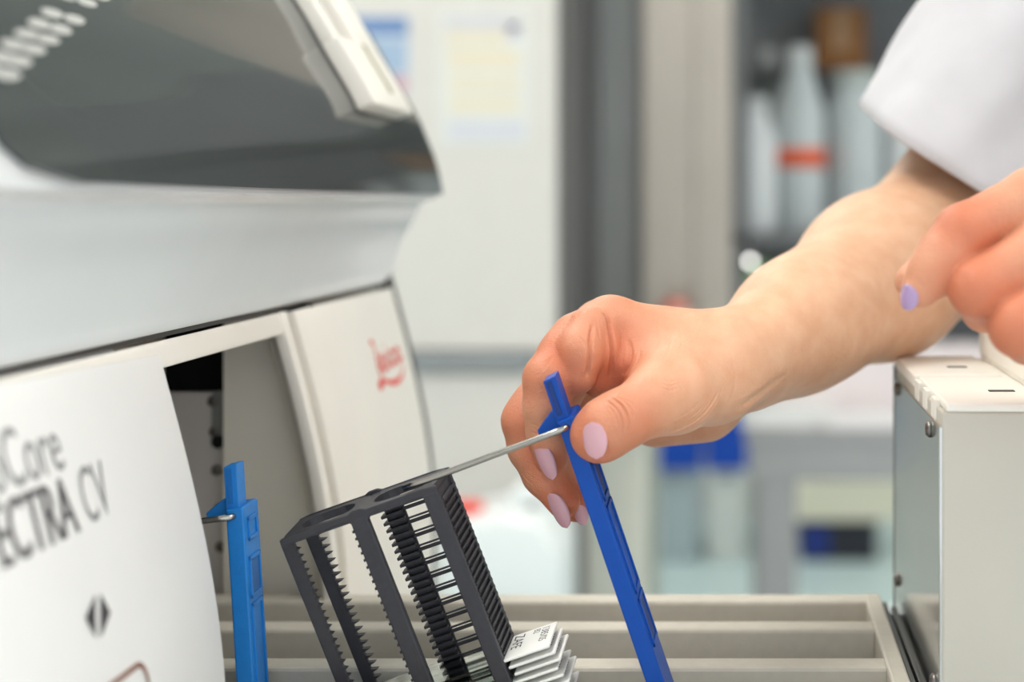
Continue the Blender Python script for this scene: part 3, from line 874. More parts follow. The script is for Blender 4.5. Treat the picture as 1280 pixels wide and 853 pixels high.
# flush colour points: knuckles, fingertips, and reddened shade painted in the web folds
flush_shade_pts = [(P(*fing[n][i][:3]), r) for n in fing for i, r in ((2, .012), (-1, .013), (0 if n != 'thumb' else 2, .012))]+[(P(760, 440, .885), .016), (P(735, 440, .88), .016), (P(700, 455, .868), .014), (P(748, 462, .878), .014), (P(778, 462, .876), .011)]
VA, QA = FD.mesh(res)
def refine(V, Q):
    E = np.sort(np.concatenate([Q[:, [0, 1]], Q[:, [1, 2]], Q[:, [2, 3]], Q[:, [3, 0]]]), axis=1)
    key = E[:, 0].astype(np.int64)*len(V)+E[:, 1]
    u, inv = np.unique(key, return_inverse=True)
    ev = np.stack([u//len(V), u % len(V)], 1); nE = len(u); nQ = len(Q)
    fc = V[Q].mean(1)
    acc = V[ev[:, 0]]+V[ev[:, 1]]; cnt = np.full(nE, 2.)
    for k in range(4): np.add.at(acc, inv[k*nQ:(k+1)*nQ], fc); np.add.at(cnt, inv[k*nQ:(k+1)*nQ], 1)
    em = acc/cnt[:, None]
    # corner points pulled to the average of their faces and edges
    va = np.zeros_like(V); vc = np.zeros(len(V))
    for k in range(4): np.add.at(va, Q[:, k], fc); np.add.at(vc, Q[:, k], 1)
    Vn = V*.5+.5*va/np.maximum(vc, 1)[:, None]
    W_ = np.concatenate([Vn, em, fc])
    e = [len(V)+inv[k*nQ:(k+1)*nQ] for k in range(4)]; f = len(V)+nE+np.arange(nQ)
    Q2 = np.concatenate([np.stack([Q[:, k], e[k], f, e[(k+3) % 4]], 1) for k in range(4)])
    return W_, Q2
def press(V, Q, lines):
    n = np.zeros_like(V); a = V[Q[:, 2]]-V[Q[:, 0]]; b = V[Q[:, 3]]-V[Q[:, 1]]; c = np.cross(a, b)
    for k in range(4): np.add.at(n, Q[:, k], c)
    n /= np.linalg.norm(n, axis=1)[:, None]+1e-20
    D = np.zeros(len(V))
    for P_, amp, sig in lines:
        lo = P_.min(0)-4*sig; hi = P_.max(0)+4*sig
        m = np.where(((V > lo) & (V < hi)).all(1))[0]
        if not len(m): continue
        X = V[m]; best = np.full(len(m), 1.); tt = np.zeros(len(m)); L = len(P_)-1
        for i in range(L):
            ba = P_[i+1]-P_[i]; t = np.clip(((X-P_[i])@ba)/(ba@ba+1e-15), 0, 1)
            e = ((X-P_[i]-t[:, None]*ba)**2).sum(1); w_ = e < best
            best[w_] = e[w_]; tt[w_] = (i+t[w_])/L
        fade = np.clip(np.sin(np.pi*np.clip(tt, 0, 1))*2.2, .05, 1)
        g = np.exp(-best/sig**2)-.28*np.exp(-best/(2.3*sig)**2)
        D[m] = np.maximum(D[m], 0)*0+D[m]+amp*fade*g
    return V-n*D[:, None]
VA, QA = refine(VA, QA)
VA = press(VA, QA, LINES)

nails = []
def nail(c_px, tip_px, wid, length, field, resf, m, lift=.0004, toward=None, rad=None, name='fingernail', roll=0., yr=(None, None), nrm=None):
    """almond nail lying on the finger: from its root picture point to its tip picture point"""
    c = field.hit(resf, *c_px, *yr)
    if c is None: print('nail missed', c_px); return
    n = Vector(field.normal(resf, c, .003))
    if nrm: n = (Vector(nrm).normalized()*.6+n*.4).normalized()
    t_dir = Vector(toward)
    a = (t_dir-n*t_dir.dot(n)).normalized()
    if roll:
        n = Matrix.Rotation(roll, 3, a) @ n
    sd = a.cross(n).normalized()
    R = rad or wid*.62
    V = []; Fc = []; NU, NV = 14, 12
    for side in (0, 1):
        for i in range(NU+1):
            u = i/NU
            # half width along the nail: round root, parallel sides, almond tip
            hw = wid/2*min(1., math.sqrt(max(0., 1-(1-min(1, u/.46))**2))*.999+.001)*(1 if u < .52 else math.sqrt(max(0.0, 1-((u-.52)/.48)**2))*.92+.08*(1-u)/.48)
            for j in range(NV+1):
                v = -1+2*j/NV
                th = v*hw/R
                bend = -.06*length*(2*u-1)**2 if u > .5 else -.03*length*(1-2*u)**2
                off = lift+bend-R*(1-math.cos(th))-(0.0006 if side else 0)
                p = Vector(c)+a*((u-.35)*length)+sd*(R*math.sin(th))+n*off
                V.append(p)
    M = (NU+1)*(NV+1)
    for i in range(NU):
        for j in range(NV):
            q0 = i*(NV+1)+j
            Fc.append((q0, q0+1, q0+NV+2, q0+NV+1)); Fc.append((M+q0, M+q0+NV+1, M+q0+NV+2, M+q0+1))
    for i in range(NU):
        a0 = i*(NV+1); Fc.append((a0, a0+NV+1, M+a0+NV+1, M+a0)); a0 += NV; Fc.append((a0, M+a0, M+a0+NV+1, a0+NV+1))
    for j in range(NV):
        Fc.append((j, M+j, M+j+1, j+1)); a0 = NU*(NV+1)+j; Fc.append((a0, a0+1, M+a0+1, M+a0))
    me = pydata(V, Fc); bm = bmesh.new(); bm.from_mesh(me); bmesh.ops.recalc_face_normals(bm, faces=bm.faces); bm.to_mesh(me); bm.free()
    o = link(name, me, m, person, smooth=True); me.set_sharp_from_angle(angle=math.radians(60)); nails.append(o)
    return o
dirv = lambda a, b: (P(*b[:3])-P(*a[:3])).normalized()
nail((742, 544), None, .0100, .0140, FD, res, m_nail, .0008, toward=(.12, 0, -1), rad=.0085, nrm=(-.28, -.96, .02))
nail((678, 568), None, .0086, .0172, FD, res, m_nail, .0010, toward=(.30, .05, -1), rad=.0062, nrm=(-.50, -.86, -.05))
nail((695, 632), None, .0088, .0155, FD, res, m_nail, .0010, toward=(.48, -.05, -1), rad=.0062, nrm=(-.62, -.76, -.25))
nail((725, 640), None, .0058, .0090, FD, res, m_nail, .0006, toward=(.3, -.05, -1), rad=.0060, nrm=(-.3, -.9, -.1))

# ---- left hand
FL = Field(graded(.045, .047, .165, .44, .0010, .003), graded(.49, .495, .61, .70, .0010, .003), graded(H-.11, H-.085, H+.025, H+.06, .0010, .003))
baseL = FL.new()
def coneL(d, a, b, r0, r1, k=.008): return FL.cone(d, P(*a), P(*b), r0*mm, r1*mm, k)
coneL(baseL, (1560, 275, .79), (1360, 235, .80), 17, 11.5)
coneL(baseL, (1560, 285, .785), (1370, 285, .785), 17, 11.5)
coneL(baseL, (1565, 295, .775), (1390, 340, .77), 16, 11)
coneL(baseL, (1565, 305, .765), (1420, 390, .755), 15, 10.5)
coneL(baseL, (1540, 300, .80), (1450, 310, .80), 17, 15, .012)
coneL(baseL, (1560, 285, .78), (1750, 300, .80), 19, 25, .012)
coneL(baseL, (1750, 300, .80), (1960, 350, .83), 25, 38, .012)
fl = {}
fl['index'] = [(1360, 235, .80, 11.2), (1290, 245, .790, 9.8), (1203, 290, .778, 9.3), (1180, 318, .774, 8.6), (1166, 340, .772, 8.2), (1151, 361, .770, 6.8)]
fl['middle'] = [(1370, 285, .785, 11), (1300, 312, .775, 10), (1222, 361, .765, 9.6), (1232, 385, .785, 8.2), (1270, 385, .805, 7.4), (1290, 375, .812, 6.5)]
fl['ring'] = [(1390, 340, .77, 10.6), (1340, 365, .763, 10), (1274, 409, .757, 10.0), (1285, 425, .775, 8.2), (1320, 425, .792, 7.4), (1345, 415, .800, 6.5)]
fl['little'] = [(1420, 390, .755, 9.6), (1380, 415, .752, 8.6), (1335, 445, .750, 8.4), (1345, 455, .765, 7.2), (1370, 452, .778, 6.2)]
fl['thumb'] = [(1470, 310, .83, 13), (1330, 310, .84, 10.5), (1220, 330, .815, 9.5), (1160, 345, .800, 8.4), (1140, 352, .796, 6.2)]
resL = None
for nm in fl:
    c = FL.new(); pts = fl[nm]
    for a, b in zip(pts, pts[1:]): FL.cone(c, P(*a[:3]), P(*b[:3]), a[3]*mm, b[3]*mm, .0035)
    c = smin(baseL, c, .007)
    resL = c if resL is None else smin(resL, c, .0011)
resL0 = resL.copy()
def creaseL(pts, amp=.5, sig=1.1):
    h = [FL.hit(resL0, *p) for p in pts]; h = [p for p in h if p is not None]
    if len(h) > 1: FL.carve(resL, h, amp*mm, sig*mm)
for dx in (0, 6, 12): creaseL([(1166+dx, 290-dx*.5), (1174+dx, 298-dx*.3), (1180+dx, 310-dx*.2)], .35, .9)
creaseL([(1130, 350), (1143, 352), (1155, 362), (1160, 375)], .3, 1.0)
creaseL([(1150, 388), (1166, 374), (1178, 360)], .3, 1.0)
for dx in (0, 7): creaseL([(1198+dx, 345), (1203+dx, 356), (1207+dx, 368)], .3, .9)
flush_shade_pts += [(P(*fl[n][i][:3]), r) for n in fl for i, r in ((2, .012), (0, .012))]
VL, QL = FL.mesh(resL)
nail((1135, 368), None, .0082, .0098, FL, resL, m_lilac, .0005, toward=dirv(fl['index'][4], (1134, 384, .770)), rad=.0056)

# ---- rest of the body at coarser grain: shoulders, trunk, neck, head
SHR = Vector((.265, .935, H+.215)); SHL = Vector((.345, .575, H+.205)); MID = (SHR+SHL)/2
ELR = P(*ELB); ELL = P(1960, 350, .83)
FB = Field(np.arange(.06, .62, .006), np.arange(.46, 1.06, .006), np.arange(H-.62, H+.58, .006))
bd = FB.new()
def coneB(a, b, r0, r1, k=.03): FB.cone(bd, a, b, r0, r1, k)
fw = Vector((-1, -.2, 0)).normalized(); sdv = (SHR-SHL).normalized()
coneB(ELR+(SHR-ELR)*.12, SHR, .040, .052); coneB(ELL, SHL, .040, .052)
coneB(SHR, SHL, .058, .058)
coneB(MID+Vector((.02, 0, -.06))+sdv*.06, MID+Vector((.08, 0, -.55))+sdv*.07, .105, .12); coneB(MID+Vector((.02, 0, -.06))-sdv*.06, MID+Vector((.08, 0, -.55))-sdv*.07, .105, .12)
NK = MID+Vector((-.015, 0, .08)); HD = MID+Vector((-.075, 0, .225))
coneB(MID+Vector((.0, 0, .02)), HD+Vector((.02, 0, -.06)), .060, .052)
Rh = np.array([fw, fw.cross(Vector((0, 0, 1))) * -1, (0, 0, 1)], np.float32)
FB.ell(bd, HD, (.095, .075, .105), Rh, .02)
FB.ell(bd, HD+fw*.03+Vector((0, 0, -.045)), (.062, .056, .068), Rh, .02)
FB.cone(bd, HD+fw*.090+Vector((0, 0, .01)), HD+fw*.112+Vector((0, 0, -.025)), .008, .013, .012)
FB.cone(bd, HD+fw*.084+Vector((0, 0, -.058))+sdv*.015, HD+fw*.084+Vector((0, 0, -.058))-sdv*.015, .010, .010, .008)
for s_ in (-1, 1):
    FB.ell(bd, HD+sdv*s_*.076+Vector((.01, 0, -.012)), (.016, .007, .028), Rh, .006)
VB, QB = FB.mesh(bd)
V = np.concatenate([VA, VL, VB]); Q = np.concatenate([QA, QL+len(VA), QB+len(VA)+len(VL)])
me = bpy.data.meshes.new('body')
me.vertices.add(len(V)); me.vertices.foreach_set('co', V.astype(np.float32).ravel())
me.loops.add(Q.size); me.loops.foreach_set('vertex_index', Q.astype(np.int32).ravel())
me.polygons.add(len(Q)); me.polygons.foreach_set('loop_start', np.arange(0, Q.size, 4, dtype=np.int32))
me.update(calc_edges=True); me.validate()
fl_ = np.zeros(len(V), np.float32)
for c, r in flush_shade_pts:
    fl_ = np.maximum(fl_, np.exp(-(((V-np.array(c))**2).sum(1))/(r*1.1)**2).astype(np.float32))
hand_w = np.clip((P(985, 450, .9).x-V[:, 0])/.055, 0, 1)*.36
hand_w = np.maximum(hand_w, np.where((V[:, 1] < .62) & (V[:, 0] > .04), .50*np.clip((.185-V[:, 0])/.06, 0, 1), 0))  # left hand's stronger flush also paints in its shade
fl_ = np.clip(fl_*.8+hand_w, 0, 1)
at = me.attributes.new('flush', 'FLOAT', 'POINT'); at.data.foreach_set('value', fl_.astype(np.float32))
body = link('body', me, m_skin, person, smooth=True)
# eyes, brows and hair of the head above the picture
m_hair = mat('brown_hair', (92, 66, 48), .5, bump=.4, bscale=300, stretch=(1, 1, .15))
hairV = MB(); 
bmesh.ops.create_icosphere(hairV.bm, subdivisions=4, radius=1)
for v in list(hairV.bm.verts):
    c = v.co.copy()
    if c.x > .42 and c.z < .45 or c.z < -.75: hairV.bm.verts.remove(v); continue
    rr_ = 1.0+.03*math.sin(c.y*22+c.z*4)
    l = Vector((.108*c.x*rr_, .088*c.y*rr_, .118*c.z*rr_))
    v.co = HD+Vector((.006, 0, .004))+fw*l.x+sdv*l.y+Vector((0, 0, l.z))
ho = hairV.build('hair', m_hair, person, smooth=True); md = ho.modifiers.new('s', 'SOLIDIFY'); md.thickness = .006
m_eye = mat('eye_white', (235, 232, 228), .15); m_iris = mat('iris_brown', (60, 40, 28), .15)
for s_ in (-1, 1):
    ec = HD+fw*.080+sdv*s_*.032+Vector((0, 0, .004))
    mb = MB(); bmesh.ops.create_icosphere(mb.bm, subdivisions=3, radius=.0115); eo = mb.build('eye', m_eye, person, smooth=True, loc=ec)
    mb = MB(); bmesh.ops.create_icosphere(mb.bm, subdivisions=2, radius=.0055); mb.build('iris', m_iris, eo, smooth=True, loc=fw*.0078)
    MB().tube([ec+fw*.010+sdv*s_*(-.016)+Vector((0, 0, .020)), ec+fw*.012+Vector((0, 0, .025)), ec+fw*.002+sdv*s_*.018+Vector((0, 0, .019))], [.002, .003, .0015], 8).build('eyebrow', m_hair, person, smooth=True)

# ---- tunic: trunk and two loose sleeves
tun = bpy.data.objects.new('tunic', None); C.objects.link(tun); tun.parent = person
rng = np.random.default_rng(4)
def sleeve(name, pts, radii, skew, nseg=72, nring=44, seed=0, ref=Vector((0, 1, 0))):
    pts = [Vector(p) for p in pts]; cum = [0]
    for a, b in zip(pts, pts[1:]): cum.append(cum[-1]+(b-a).length)
    V = []; Fc = []
    ph = np.random.default_rng(seed).uniform(0, 6.28, 6)
    for i in range(nring):
        u = (i/(nring-1))*cum[-1]
        c = Vector([np.interp(u, cum, [p[k] for p in pts]) for k in range(3)]); r = float(np.interp(u, cum, radii))
        e = min(u+.01, cum[-1]); s0 = max(u-.01, 0)
        t = (Vector([np.interp(e, cum, [p[k] for p in pts]) for k in range(3)])-Vector([np.interp(s0, cum, [p[k] for p in pts]) for k in range(3)])).normalized()
        a1 = (ref-t*ref.dot(t)).normalized(); a2 = t.cross(a1)
        for k in range(nseg):
            th = 2*math.pi*k/nseg
            f = 1+.045*math.sin(3*th+ph[0]+u*14)+.03*math.sin(5*th+ph[1]-u*22)+.014*math.sin(9*th+ph[2]+u*40)+.010*math.sin(13*th-u*75+ph[3])*math.sin(u*30+ph[4])
            hem = .0010 if u < .016 else 0.
            if .015 < u < .019: hem = -.0008
            o_ = (a1*math.cos(th)+a2*math.sin(th))*(r*f+hem)
            m_ = (t-skew*t.dot(skew)).normalized() if skew is not None else t
            p = c+o_-t*(o_.dot(m_)/t.dot(m_)*max(0, 1-u/.16))
            V.append(p)
    for i in range(nring-1):
        for k in range(nseg): Fc.append((i*nseg+k, i*nseg+(k+1) % nseg, (i+1)*nseg+(k+1) % nseg, (i+1)*nseg+k))
    o = link(name, pydata(V, Fc), m_tunic, tun, smooth=True)
    md = o.modifiers.new('cloth', 'SOLIDIFY'); md.thickness = .0016; md.offset = -1
    return o
upd = (SHR-ELR).normalized()
hemc = W(1212, 216, 1.175)
sleeve('sleeve', [hemc, hemc+upd*.10, SHR+Vector((-.01, 0, .0)), SHR+Vector((.02, -.03, .005))], [.0680, .068, .078, .074], Vector((.14, 1, .10)).normalized(), seed=2)
sleeve('sleeve', [ELL+(SHL-ELL)*.12, ELL+(SHL-ELL)*.5, SHL, SHL+Vector((0, .04, .005))], [.062, .064, .078, .074], None, seed=5)
V = []; Fc = []; NSG = 64
for i, (z, rx, ry, ox) in enumerate([(.10, .050, .062, -.01), (.075, .060, .080, -.005), (.055, .075, .13, 0), (.03, .095, .175, .005), (0, .115, .200, .01), (-.06, .128, .205, .015), (-.14, .13, .195, .02), (-.25, .125, .185, .035), (-.36, .128, .19, .055), (-.48, .14, .20, .07), (-.60, .15, .215, .08)]):
    for k in range(NSG):
        th = 2*math.pi*k/NSG; f = 1+.012*math.sin(7*th+z*20)*(1 if z < 0 else .2)
        p = MID+Vector((ox, 0, z))+fw*(rx*math.cos(th)*f)+sdv*(ry*math.sin(th)*f); V.append(p)
for i in range(10):
    for k in range(NSG): Fc.append((i*NSG+k, (i+1)*NSG+k, (i+1)*NSG+(k+1) % NSG, i*NSG+(k+1) % NSG))
o = link('bodice', pydata(V, Fc), m_tunic, tun, smooth=True)
md = o.modifiers.new('cloth', 'SOLIDIFY'); md.thickness = .002; md.offset = -1
# trousers down to the floor and shoes
m_tr = mat('white_trousers', (214, 216, 220), .85)
for s_ in (-1, 1):
    hp = MID+Vector((.085, 0, -.56))+sdv*s_*.09; ft = Vector((hp.x+.0, hp.y, .06))
    MB().tube([hp, hp+(ft-hp)*.5, ft], [.098, .075, .062], 20).build('trouser_leg', m_tr, person, smooth=True)
    MB().lathe([(.04, 0), (.05, .012), (.05, .04), (.038, .07), (.02, .08)], 20, (0, 0, 0), 2.3, .9).build('shoe', m_white, person, smooth=True, loc=(ft.x-.04, ft.y, 0))

# ------------------------------------------------------------------ room behind the machine
def bbox(px0, py0, px1, py1, y, depth):
    a = B(px0, py0, y); b = B(px1, py1, y); b.y += depth; return a, b
m_cab = mat('cabinet_white_lacquer', (212, 207, 201), .45)
m_bar = mat('grey_trim_bar', (140, 144, 146), .5)
m_dark = mat('anthracite_frame', (98, 96, 96), .5)
# tall white cabinet with posters
cab = thing('tall_cabinet', 'tall white laboratory cabinet with two posters on its upper door', 'cabinet', (-.86, 2.6, 0))
cw = B(699, 0, 2.6).x
def rel(o, t): o.parent = t; o.matrix_parent_inverse = Matrix.Translation(t.location).inverted(); return o
rel(MB().box((-1.45, 2.62, .04), (cw, 2.98, 2.15), .004).build('carcass', m_cab), cab)
zb0, zb1 = B(0, 463, 2.6).z, B(0, 441, 2.6).z
rel(MB().box((-1.44, 2.60, zb1+.004), (cw-.004, 2.62, 2.13), .003).build('upper_door', m_cab), cab)
rel(MB().box((-1.44, 2.60, .09), (cw-.004, 2.62, zb0-.004), .003).build('lower_door', m_cab), cab)
rel(MB().box((-1.44, 2.585, zb0), (B(668, 0, 2.6).x, 2.618, zb1), .003).build('trim_bar', m_bar), cab)
rel(MB().box((cw, 2.606, .04), (cw+.006, 2.98, 2.15), .001).build('shaded_side', m_dark), cab)  # cabinet side in shade; the shade is put into its dark colour
rel(MB().box((-1.44, 2.61, 0), (cw-.01, 2.97, .05)).build('plinth', m_dark), cab)
# posters
p1 = thing('poster', 'blue and white notice poster on the tall cabinet beside the hood', 'poster', (0, 0, 0), group='posters')
def flat(name, px0, py0, px1, py1, y, m, parent, th=.0008):
    a = B(px0, py0, y); b = B(px1, py1, y)
    return MB().box((a.x, y-th, a.z), (b.x, y, b.z)).build(name, m, parent)
flat('sheet', 420, 20, 512, 118, 2.5995, mat('poster_pale', (198, 206, 214), .6), p1)
flat('print_band', 424, 22, 510, 44, 2.5985, mat('poster_blue', (104, 134, 180), .6), p1, .0004)
flat('print_band', 424, 50, 508, 92, 2.5985, mat('poster_sky', (158, 178, 202), .6), p1, .0004)
flat('print_band', 490, 96, 508, 114, 2.5985, mat('poster_rose', (206, 150, 160), .6), p1, .0004)
p2 = thing('poster', 'white poster with cream and yellow blocks on the tall cabinet', 'poster', (0, 0, 0), group='posters')
flat('sheet', 548, 14, 662, 182, 2.5995, mat('poster_white', (218, 218, 213), .6), p2)
for (a, b, c, d, col) in [(556, 20, 650, 36, (204, 202, 206)), (557, 38, 632, 58, (222, 212, 192)), (634, 30, 650, 46, (186, 178, 196)), (560, 64, 650, 84, (224, 212, 188)), (560, 92, 650, 118, (222, 214, 196)), (562, 124, 648, 140, (224, 213, 190)), (560, 152, 656, 174, (206, 206, 214))]:
    flat('print_block', a, b, c, d, 2.5985, mat('poster_%d_%d' % (a, b), col, .6), p2, .0004)

# low white base cabinet and jerrycan in front
bc = thing('base_cabinet', 'low cream base cabinet under the steel cabinet', 'cabinet')
z_lo0 = B(0, 452, 3.0).z
a, b = bbox(728, 452, 806, 850, 3.0, .6); MB().box((a.x, 3.0, .0), (b.x, 3.55, z_lo0-.021), .004).build('carcass', mat('cream_lacquer', (222, 220, 208), .5), bc)
a1, b1 = bbox(734, 480, 802, 880, 3.0, 0); MB().box((a1.x, 2.985, .1), (b1.x, 3.0, a1.z), .003).build('door', mat('cream_lacquer', (222, 220, 208), .5), bc)
MB().box(B(716, 655, 2.995), B(733, 900, 3.05), .003).build('side_post', m_bar, bc)

m_can = mat('translucent_white_plastic', (226, 230, 230), .4)
jc = thing('jerrycan', 'white plastic jerrycan with a red screw cap in front of the tall cabinet', 'jerrycan')
yj = 2.2
a, b = bbox(548, 668, 700, 860, yj, .24)
zc_ = H-.62
j = MB()
x0, x1 = a.x, b.x; zt = a.z+.02
j.prism([(x0, zc_), (x1, zc_), (x1, zt-.05), (x1-.03, zt-.01), (x0+.09, zt), (x0+.02, zt-.012), (x0, zt-.03)], 1, yj, yj+.22, .008).build('can_body', m_can, jc, autosmooth=30)
MB().prism([(x0+.075, zt-.015), (x0+.085, zt+.022), (x0+.10, zt+.030), (x1-.035, zt+.028), (x1-.02, zt+.012), (x1-.018, zt-.02), (x1-.035, zt-.02), (x1-.04, zt+.010), (x0+.11, zt+.010), (x0+.10, zt-.015)], 1, yj+.09, yj+.13, .003).build('carry_handle', m_can, jc)
pc = B(585, 640, yj+.11)
MB().lathe([(.019, -.055), (.019, -.016)], 20).build('neck', m_can, jc, smooth=True, loc=pc)
MB().lathe([(.0215, -.018), (.0225, -.014), (.0225, .010), (.020, .014), (.004, .015)], 24).build('cap', mat('red_cap', (226, 66, 50), .4), jc, loc=pc, autosmooth=40)
st = thing('low_stand', 'low grey stand carrying the jerrycan', 'stand')
MB().box((x0-.1, yj-.05, zc_-.04), (x1+.06, yj+.28, zc_), .003).build('stand_top', m_bar, st)
for xx in (x0-.08, x1+.01):
    for yy in (yj-.03, yj+.22): MB().box((xx, yy, 0), (xx+.03, yy+.03, zc_-.04)).build('leg', m_bar, st)

# steel cabinet with dark frame and glass front
sc_ = thing('steel_cabinet', 'tall stainless steel cabinet with dark frame and glass side window', 'cabinet')
ys = 3.0
z_lo = B(0, 452, 3.0).z
def sbox(name, px0, px1, y0, y1, z0, z1, m, bev=.004): return MB().box((B(px0, 0, y0).x, y0, z0), (B(px1, 0, y0).x, y1, z1), bev).build(name, m, sc_)
sbox('dark_frame', 696, 746, 3.0, 3.5, z_lo, 2.3, m_dark)
sbox('steel_post', 802, 914, 3.02, 3.5, z_lo, 2.3, mat('satin_steel_post', (176, 168, 158), .38, metal=.85, var=.04, vscale=6))
sbox('steel_flange', 868, 884, 3.005, 3.03, z_lo, 2.3, mat('satin_steel_post', (176, 168, 158), .38, metal=.85), .002)
sbox('inner_back', 740, 806, 3.42, 3.46, z_lo, 2.3, mat('warm_grey_panel', (168, 165, 163), .4))
sbox('inner_frame', 788, 806, 3.10, 3.14, z_lo, 2.3, m_dark)
sbox('glass_front', 746, 802, 3.06, 3.066, z_lo, 2.3, mat('cabinet_glass', (188, 188, 186), .12, alpha=.5), .0)
sbox('pale_strip', 747, 766, 3.2, 3.24, B(0, 285, 3.2).z, B(0, 110, 3.2).z, m_cab, .002)
sbox('cabinet_floor', 690, 914, 3.0, 3.5, z_lo-.02, z_lo+.01, m_dark)

# bottle with reddish cap behind the hand
bt = thing('wash_bottle', 'white bottle with a pale red cap standing behind the hand', 'bottle')
yb_ = 2.9
c = B(843, 452, yb_)
MB().lathe([(.044, 0), (.046, .01), (.046, .085), (.036, .104), (.018, .112)], 24).build('bottle_body', m_can, bt, smooth=True, loc=(c.x, yb_, c.z-.02))
MB().lathe([(.024, 0), (.025, .004), (.025, .02), (.018, .026), (.006, .027)], 20).build('cap', mat('pale_red_cap', (206, 120, 104), .5), bt, smooth=True, loc=(c.x, yb_, c.z+.087))
sh0 = thing('side_shelf', 'narrow grey side shelf under the red-capped white bottle', 'shelf')
MB().box((B(800, 0, 2.9).x, 2.82, c.z-.035), (B(912, 0, 2.9).x, 3.0, c.z-.02), .002).build('shelf_board', m_bar, sh0)

# shelving with bottles against a dark back
shv = thing('shelving_unit', 'dark grey shelving unit holding white bottles behind the arm', 'shelf')
xs0, xs1 = B(916, 0, 3.7).x, B(1500, 0, 3.7).x
zsh = B(0, 290, 3.45).z
m_shelf = mat('grey_shelf', (120, 122, 124), .5)
MB().box((xs0, 3.98, B(0, 538, 3.0).z), (xs1, 4.02, 2.3)).build('back_panel', mat('slate_panel', (140, 143, 146), .6), shv)
MB().box((xs0, 3.4, zsh-.025), (xs1, 3.98, zsh), .002).build('shelf_board', m_shelf, shv)
MB().box((xs0, 3.76, B(0, 92, 3.76).z), (xs1, 3.98, B(0, 87, 3.76).z), .002).build('shelf_board', m_dark, shv)
MB().box((xs0, 3.4, B(0, -60, 3.4).z), (xs1, 3.98, B(0, -72, 3.4).z), .002).build('shelf_board', m_shelf, shv)
MB().box((xs0, 3.4, zsh-.32), (xs1, 3.98, zsh-.30), .002).build('shelf_board', m_shelf, shv)
for x in (xs0, xs1-.03): MB().box((x, 3.4, B(0, 538, 3.0).z), (x+.03, 3.43, 2.3)).build('upright', m_shelf, shv)
m_jug = mat('milky_plastic', (212, 216, 218), .45); m_jug2 = mat('grey_milky_plastic', (186, 194, 196), .45)
def bottle(px, w_px, top, bot, y, label, m=m_jug, neck=.35, sh=.78, capcol=(200, 204, 204), sy=1.0, band=None):
    z0 = zsh if bot == 290 else B(0, bot, y).z; z1 = B(0, top, y).z; h = z1-z0; r = w_px*y/F/2; x = B(px, 0, y).x
    t = thing('bottle', label, 'bottle', (x, y, z0), group='bottles on the shelving')
    MB().lathe([(r*.94, 0), (r, .01), (r, h*sh*.96), (r*.86, h*sh*1.04), (r*neck*1.1, h*.90), (r*neck, h*.92)], 24, sy=sy).build('bottle_body', m, t, smooth=True)
    MB().lathe([(r*neck*1.15, h*.90), (r*neck*1.2, h*.91), (r*neck*1.2, h*.99), (r*neck*.9, h)], 20).build('cap', mat('cap_%d_%d_%d' % capcol, capcol, .5), t, smooth=True)
    if band:
        zz0, zz1 = B(0, band[1], y).z-z0, B(0, band[0], y).z-z0
        MB().lathe([(r*1.012, zz0), (r*1.012, zz1)], 24, sy=sy).build('label_band', mat('band_%d_%d_%d' % band[2], band[2], .6), t, smooth=True)
    return t
bottle(944, 54, 122, 290, 3.5, 'short white bottle at the steel post end of the shelf', neck=.5, sh=.72)
bottle(1000, 62, 58, 290, 3.55, 'tall pale bottle with an orange label band', m=m_jug2, neck=.42, sh=.66, band=(186, 210, (222, 96, 58)))
bottle(1070, 66, 88, 290, 3.6, 'wide grey-white canister between tall bottle and sleeve', m=m_jug2, neck=.7, sh=.80, capcol=(176, 184, 180))
bottle(1136, 60, 96, 290, 3.6, 'white bottle half hidden behind the sleeve', neck=.4, sh=.75)
bottle(962, 30, 60, 290, 3.85, 'slim grey bottle at the back of the shelf', m=mat('smoke_bottle', (120, 128, 126), .3), neck=.5, sh=.7)
bx = thing('cardboard_box', 'brown cardboard box on the upper shelf', 'box', (B(1052, 0, 3.78).x, 3.78, B(0, 87, 3.78).z))
hw = 31*3.78/F; hh = 78*3.78/F
m_card = mat('brown_cardboard', (150, 104, 62), .8, var=.05)
MB().box((-hw, 0, 0), (hw, .16, hh), .002).build('carton', m_card, bx)
MB().box((-.02, -.0006, hh*.3), (.02, .001, hh), 0).build('tape', mat('parcel_tape', (170, 130, 90), .4), bx)
# small things on the shelf below: green pack, white tub, highlight added as a glowing ball
ys_ = 3.42
zz = zsh-.30
g = thing('glove_box', 'green and white carton under the bottle shelf', 'box', (B(952, 0, ys_).x, ys_, zz))
MB().box((-.045, 0, 0), (.045, .1, .19), .003).build('carton', mat('white_card', (222, 224, 222), .6), g)
MB().box((-.044, -.001, .19), (.02, .1, .235), .002).build('lid', mat('soft_green', (120, 160, 110), .6), g)
t_ = thing('white_tub', 'white tub beside the green carton', 'tub', (B(1032, 0, ys_).x, ys_+.08, zz))
MB().lathe([(.05, 0), (.06, .19), (.063, .195), (.063, .2), (.02, .201)], 24).build('tub_body', m_can, t_, smooth=True)
lp = thing('glint_ball', 'small round white highlight added as a glowing ball under the bottle shelf', 'lamp', B(938, 327, 3.38))
MB().lathe([(.010, 0), (.010, .02), (.007, .022)], 16).build('glint_mount', m_dark, lp, smooth=True, rot=(-math.pi/2, 0, 0))
mb = MB(); bmesh.ops.create_uvsphere(mb.bm, u_segments=16, v_segments=10, radius=.0065); mb.build('glint', mat('glint_glow', (255, 252, 246), .4, emit=6.), lp, smooth=True)

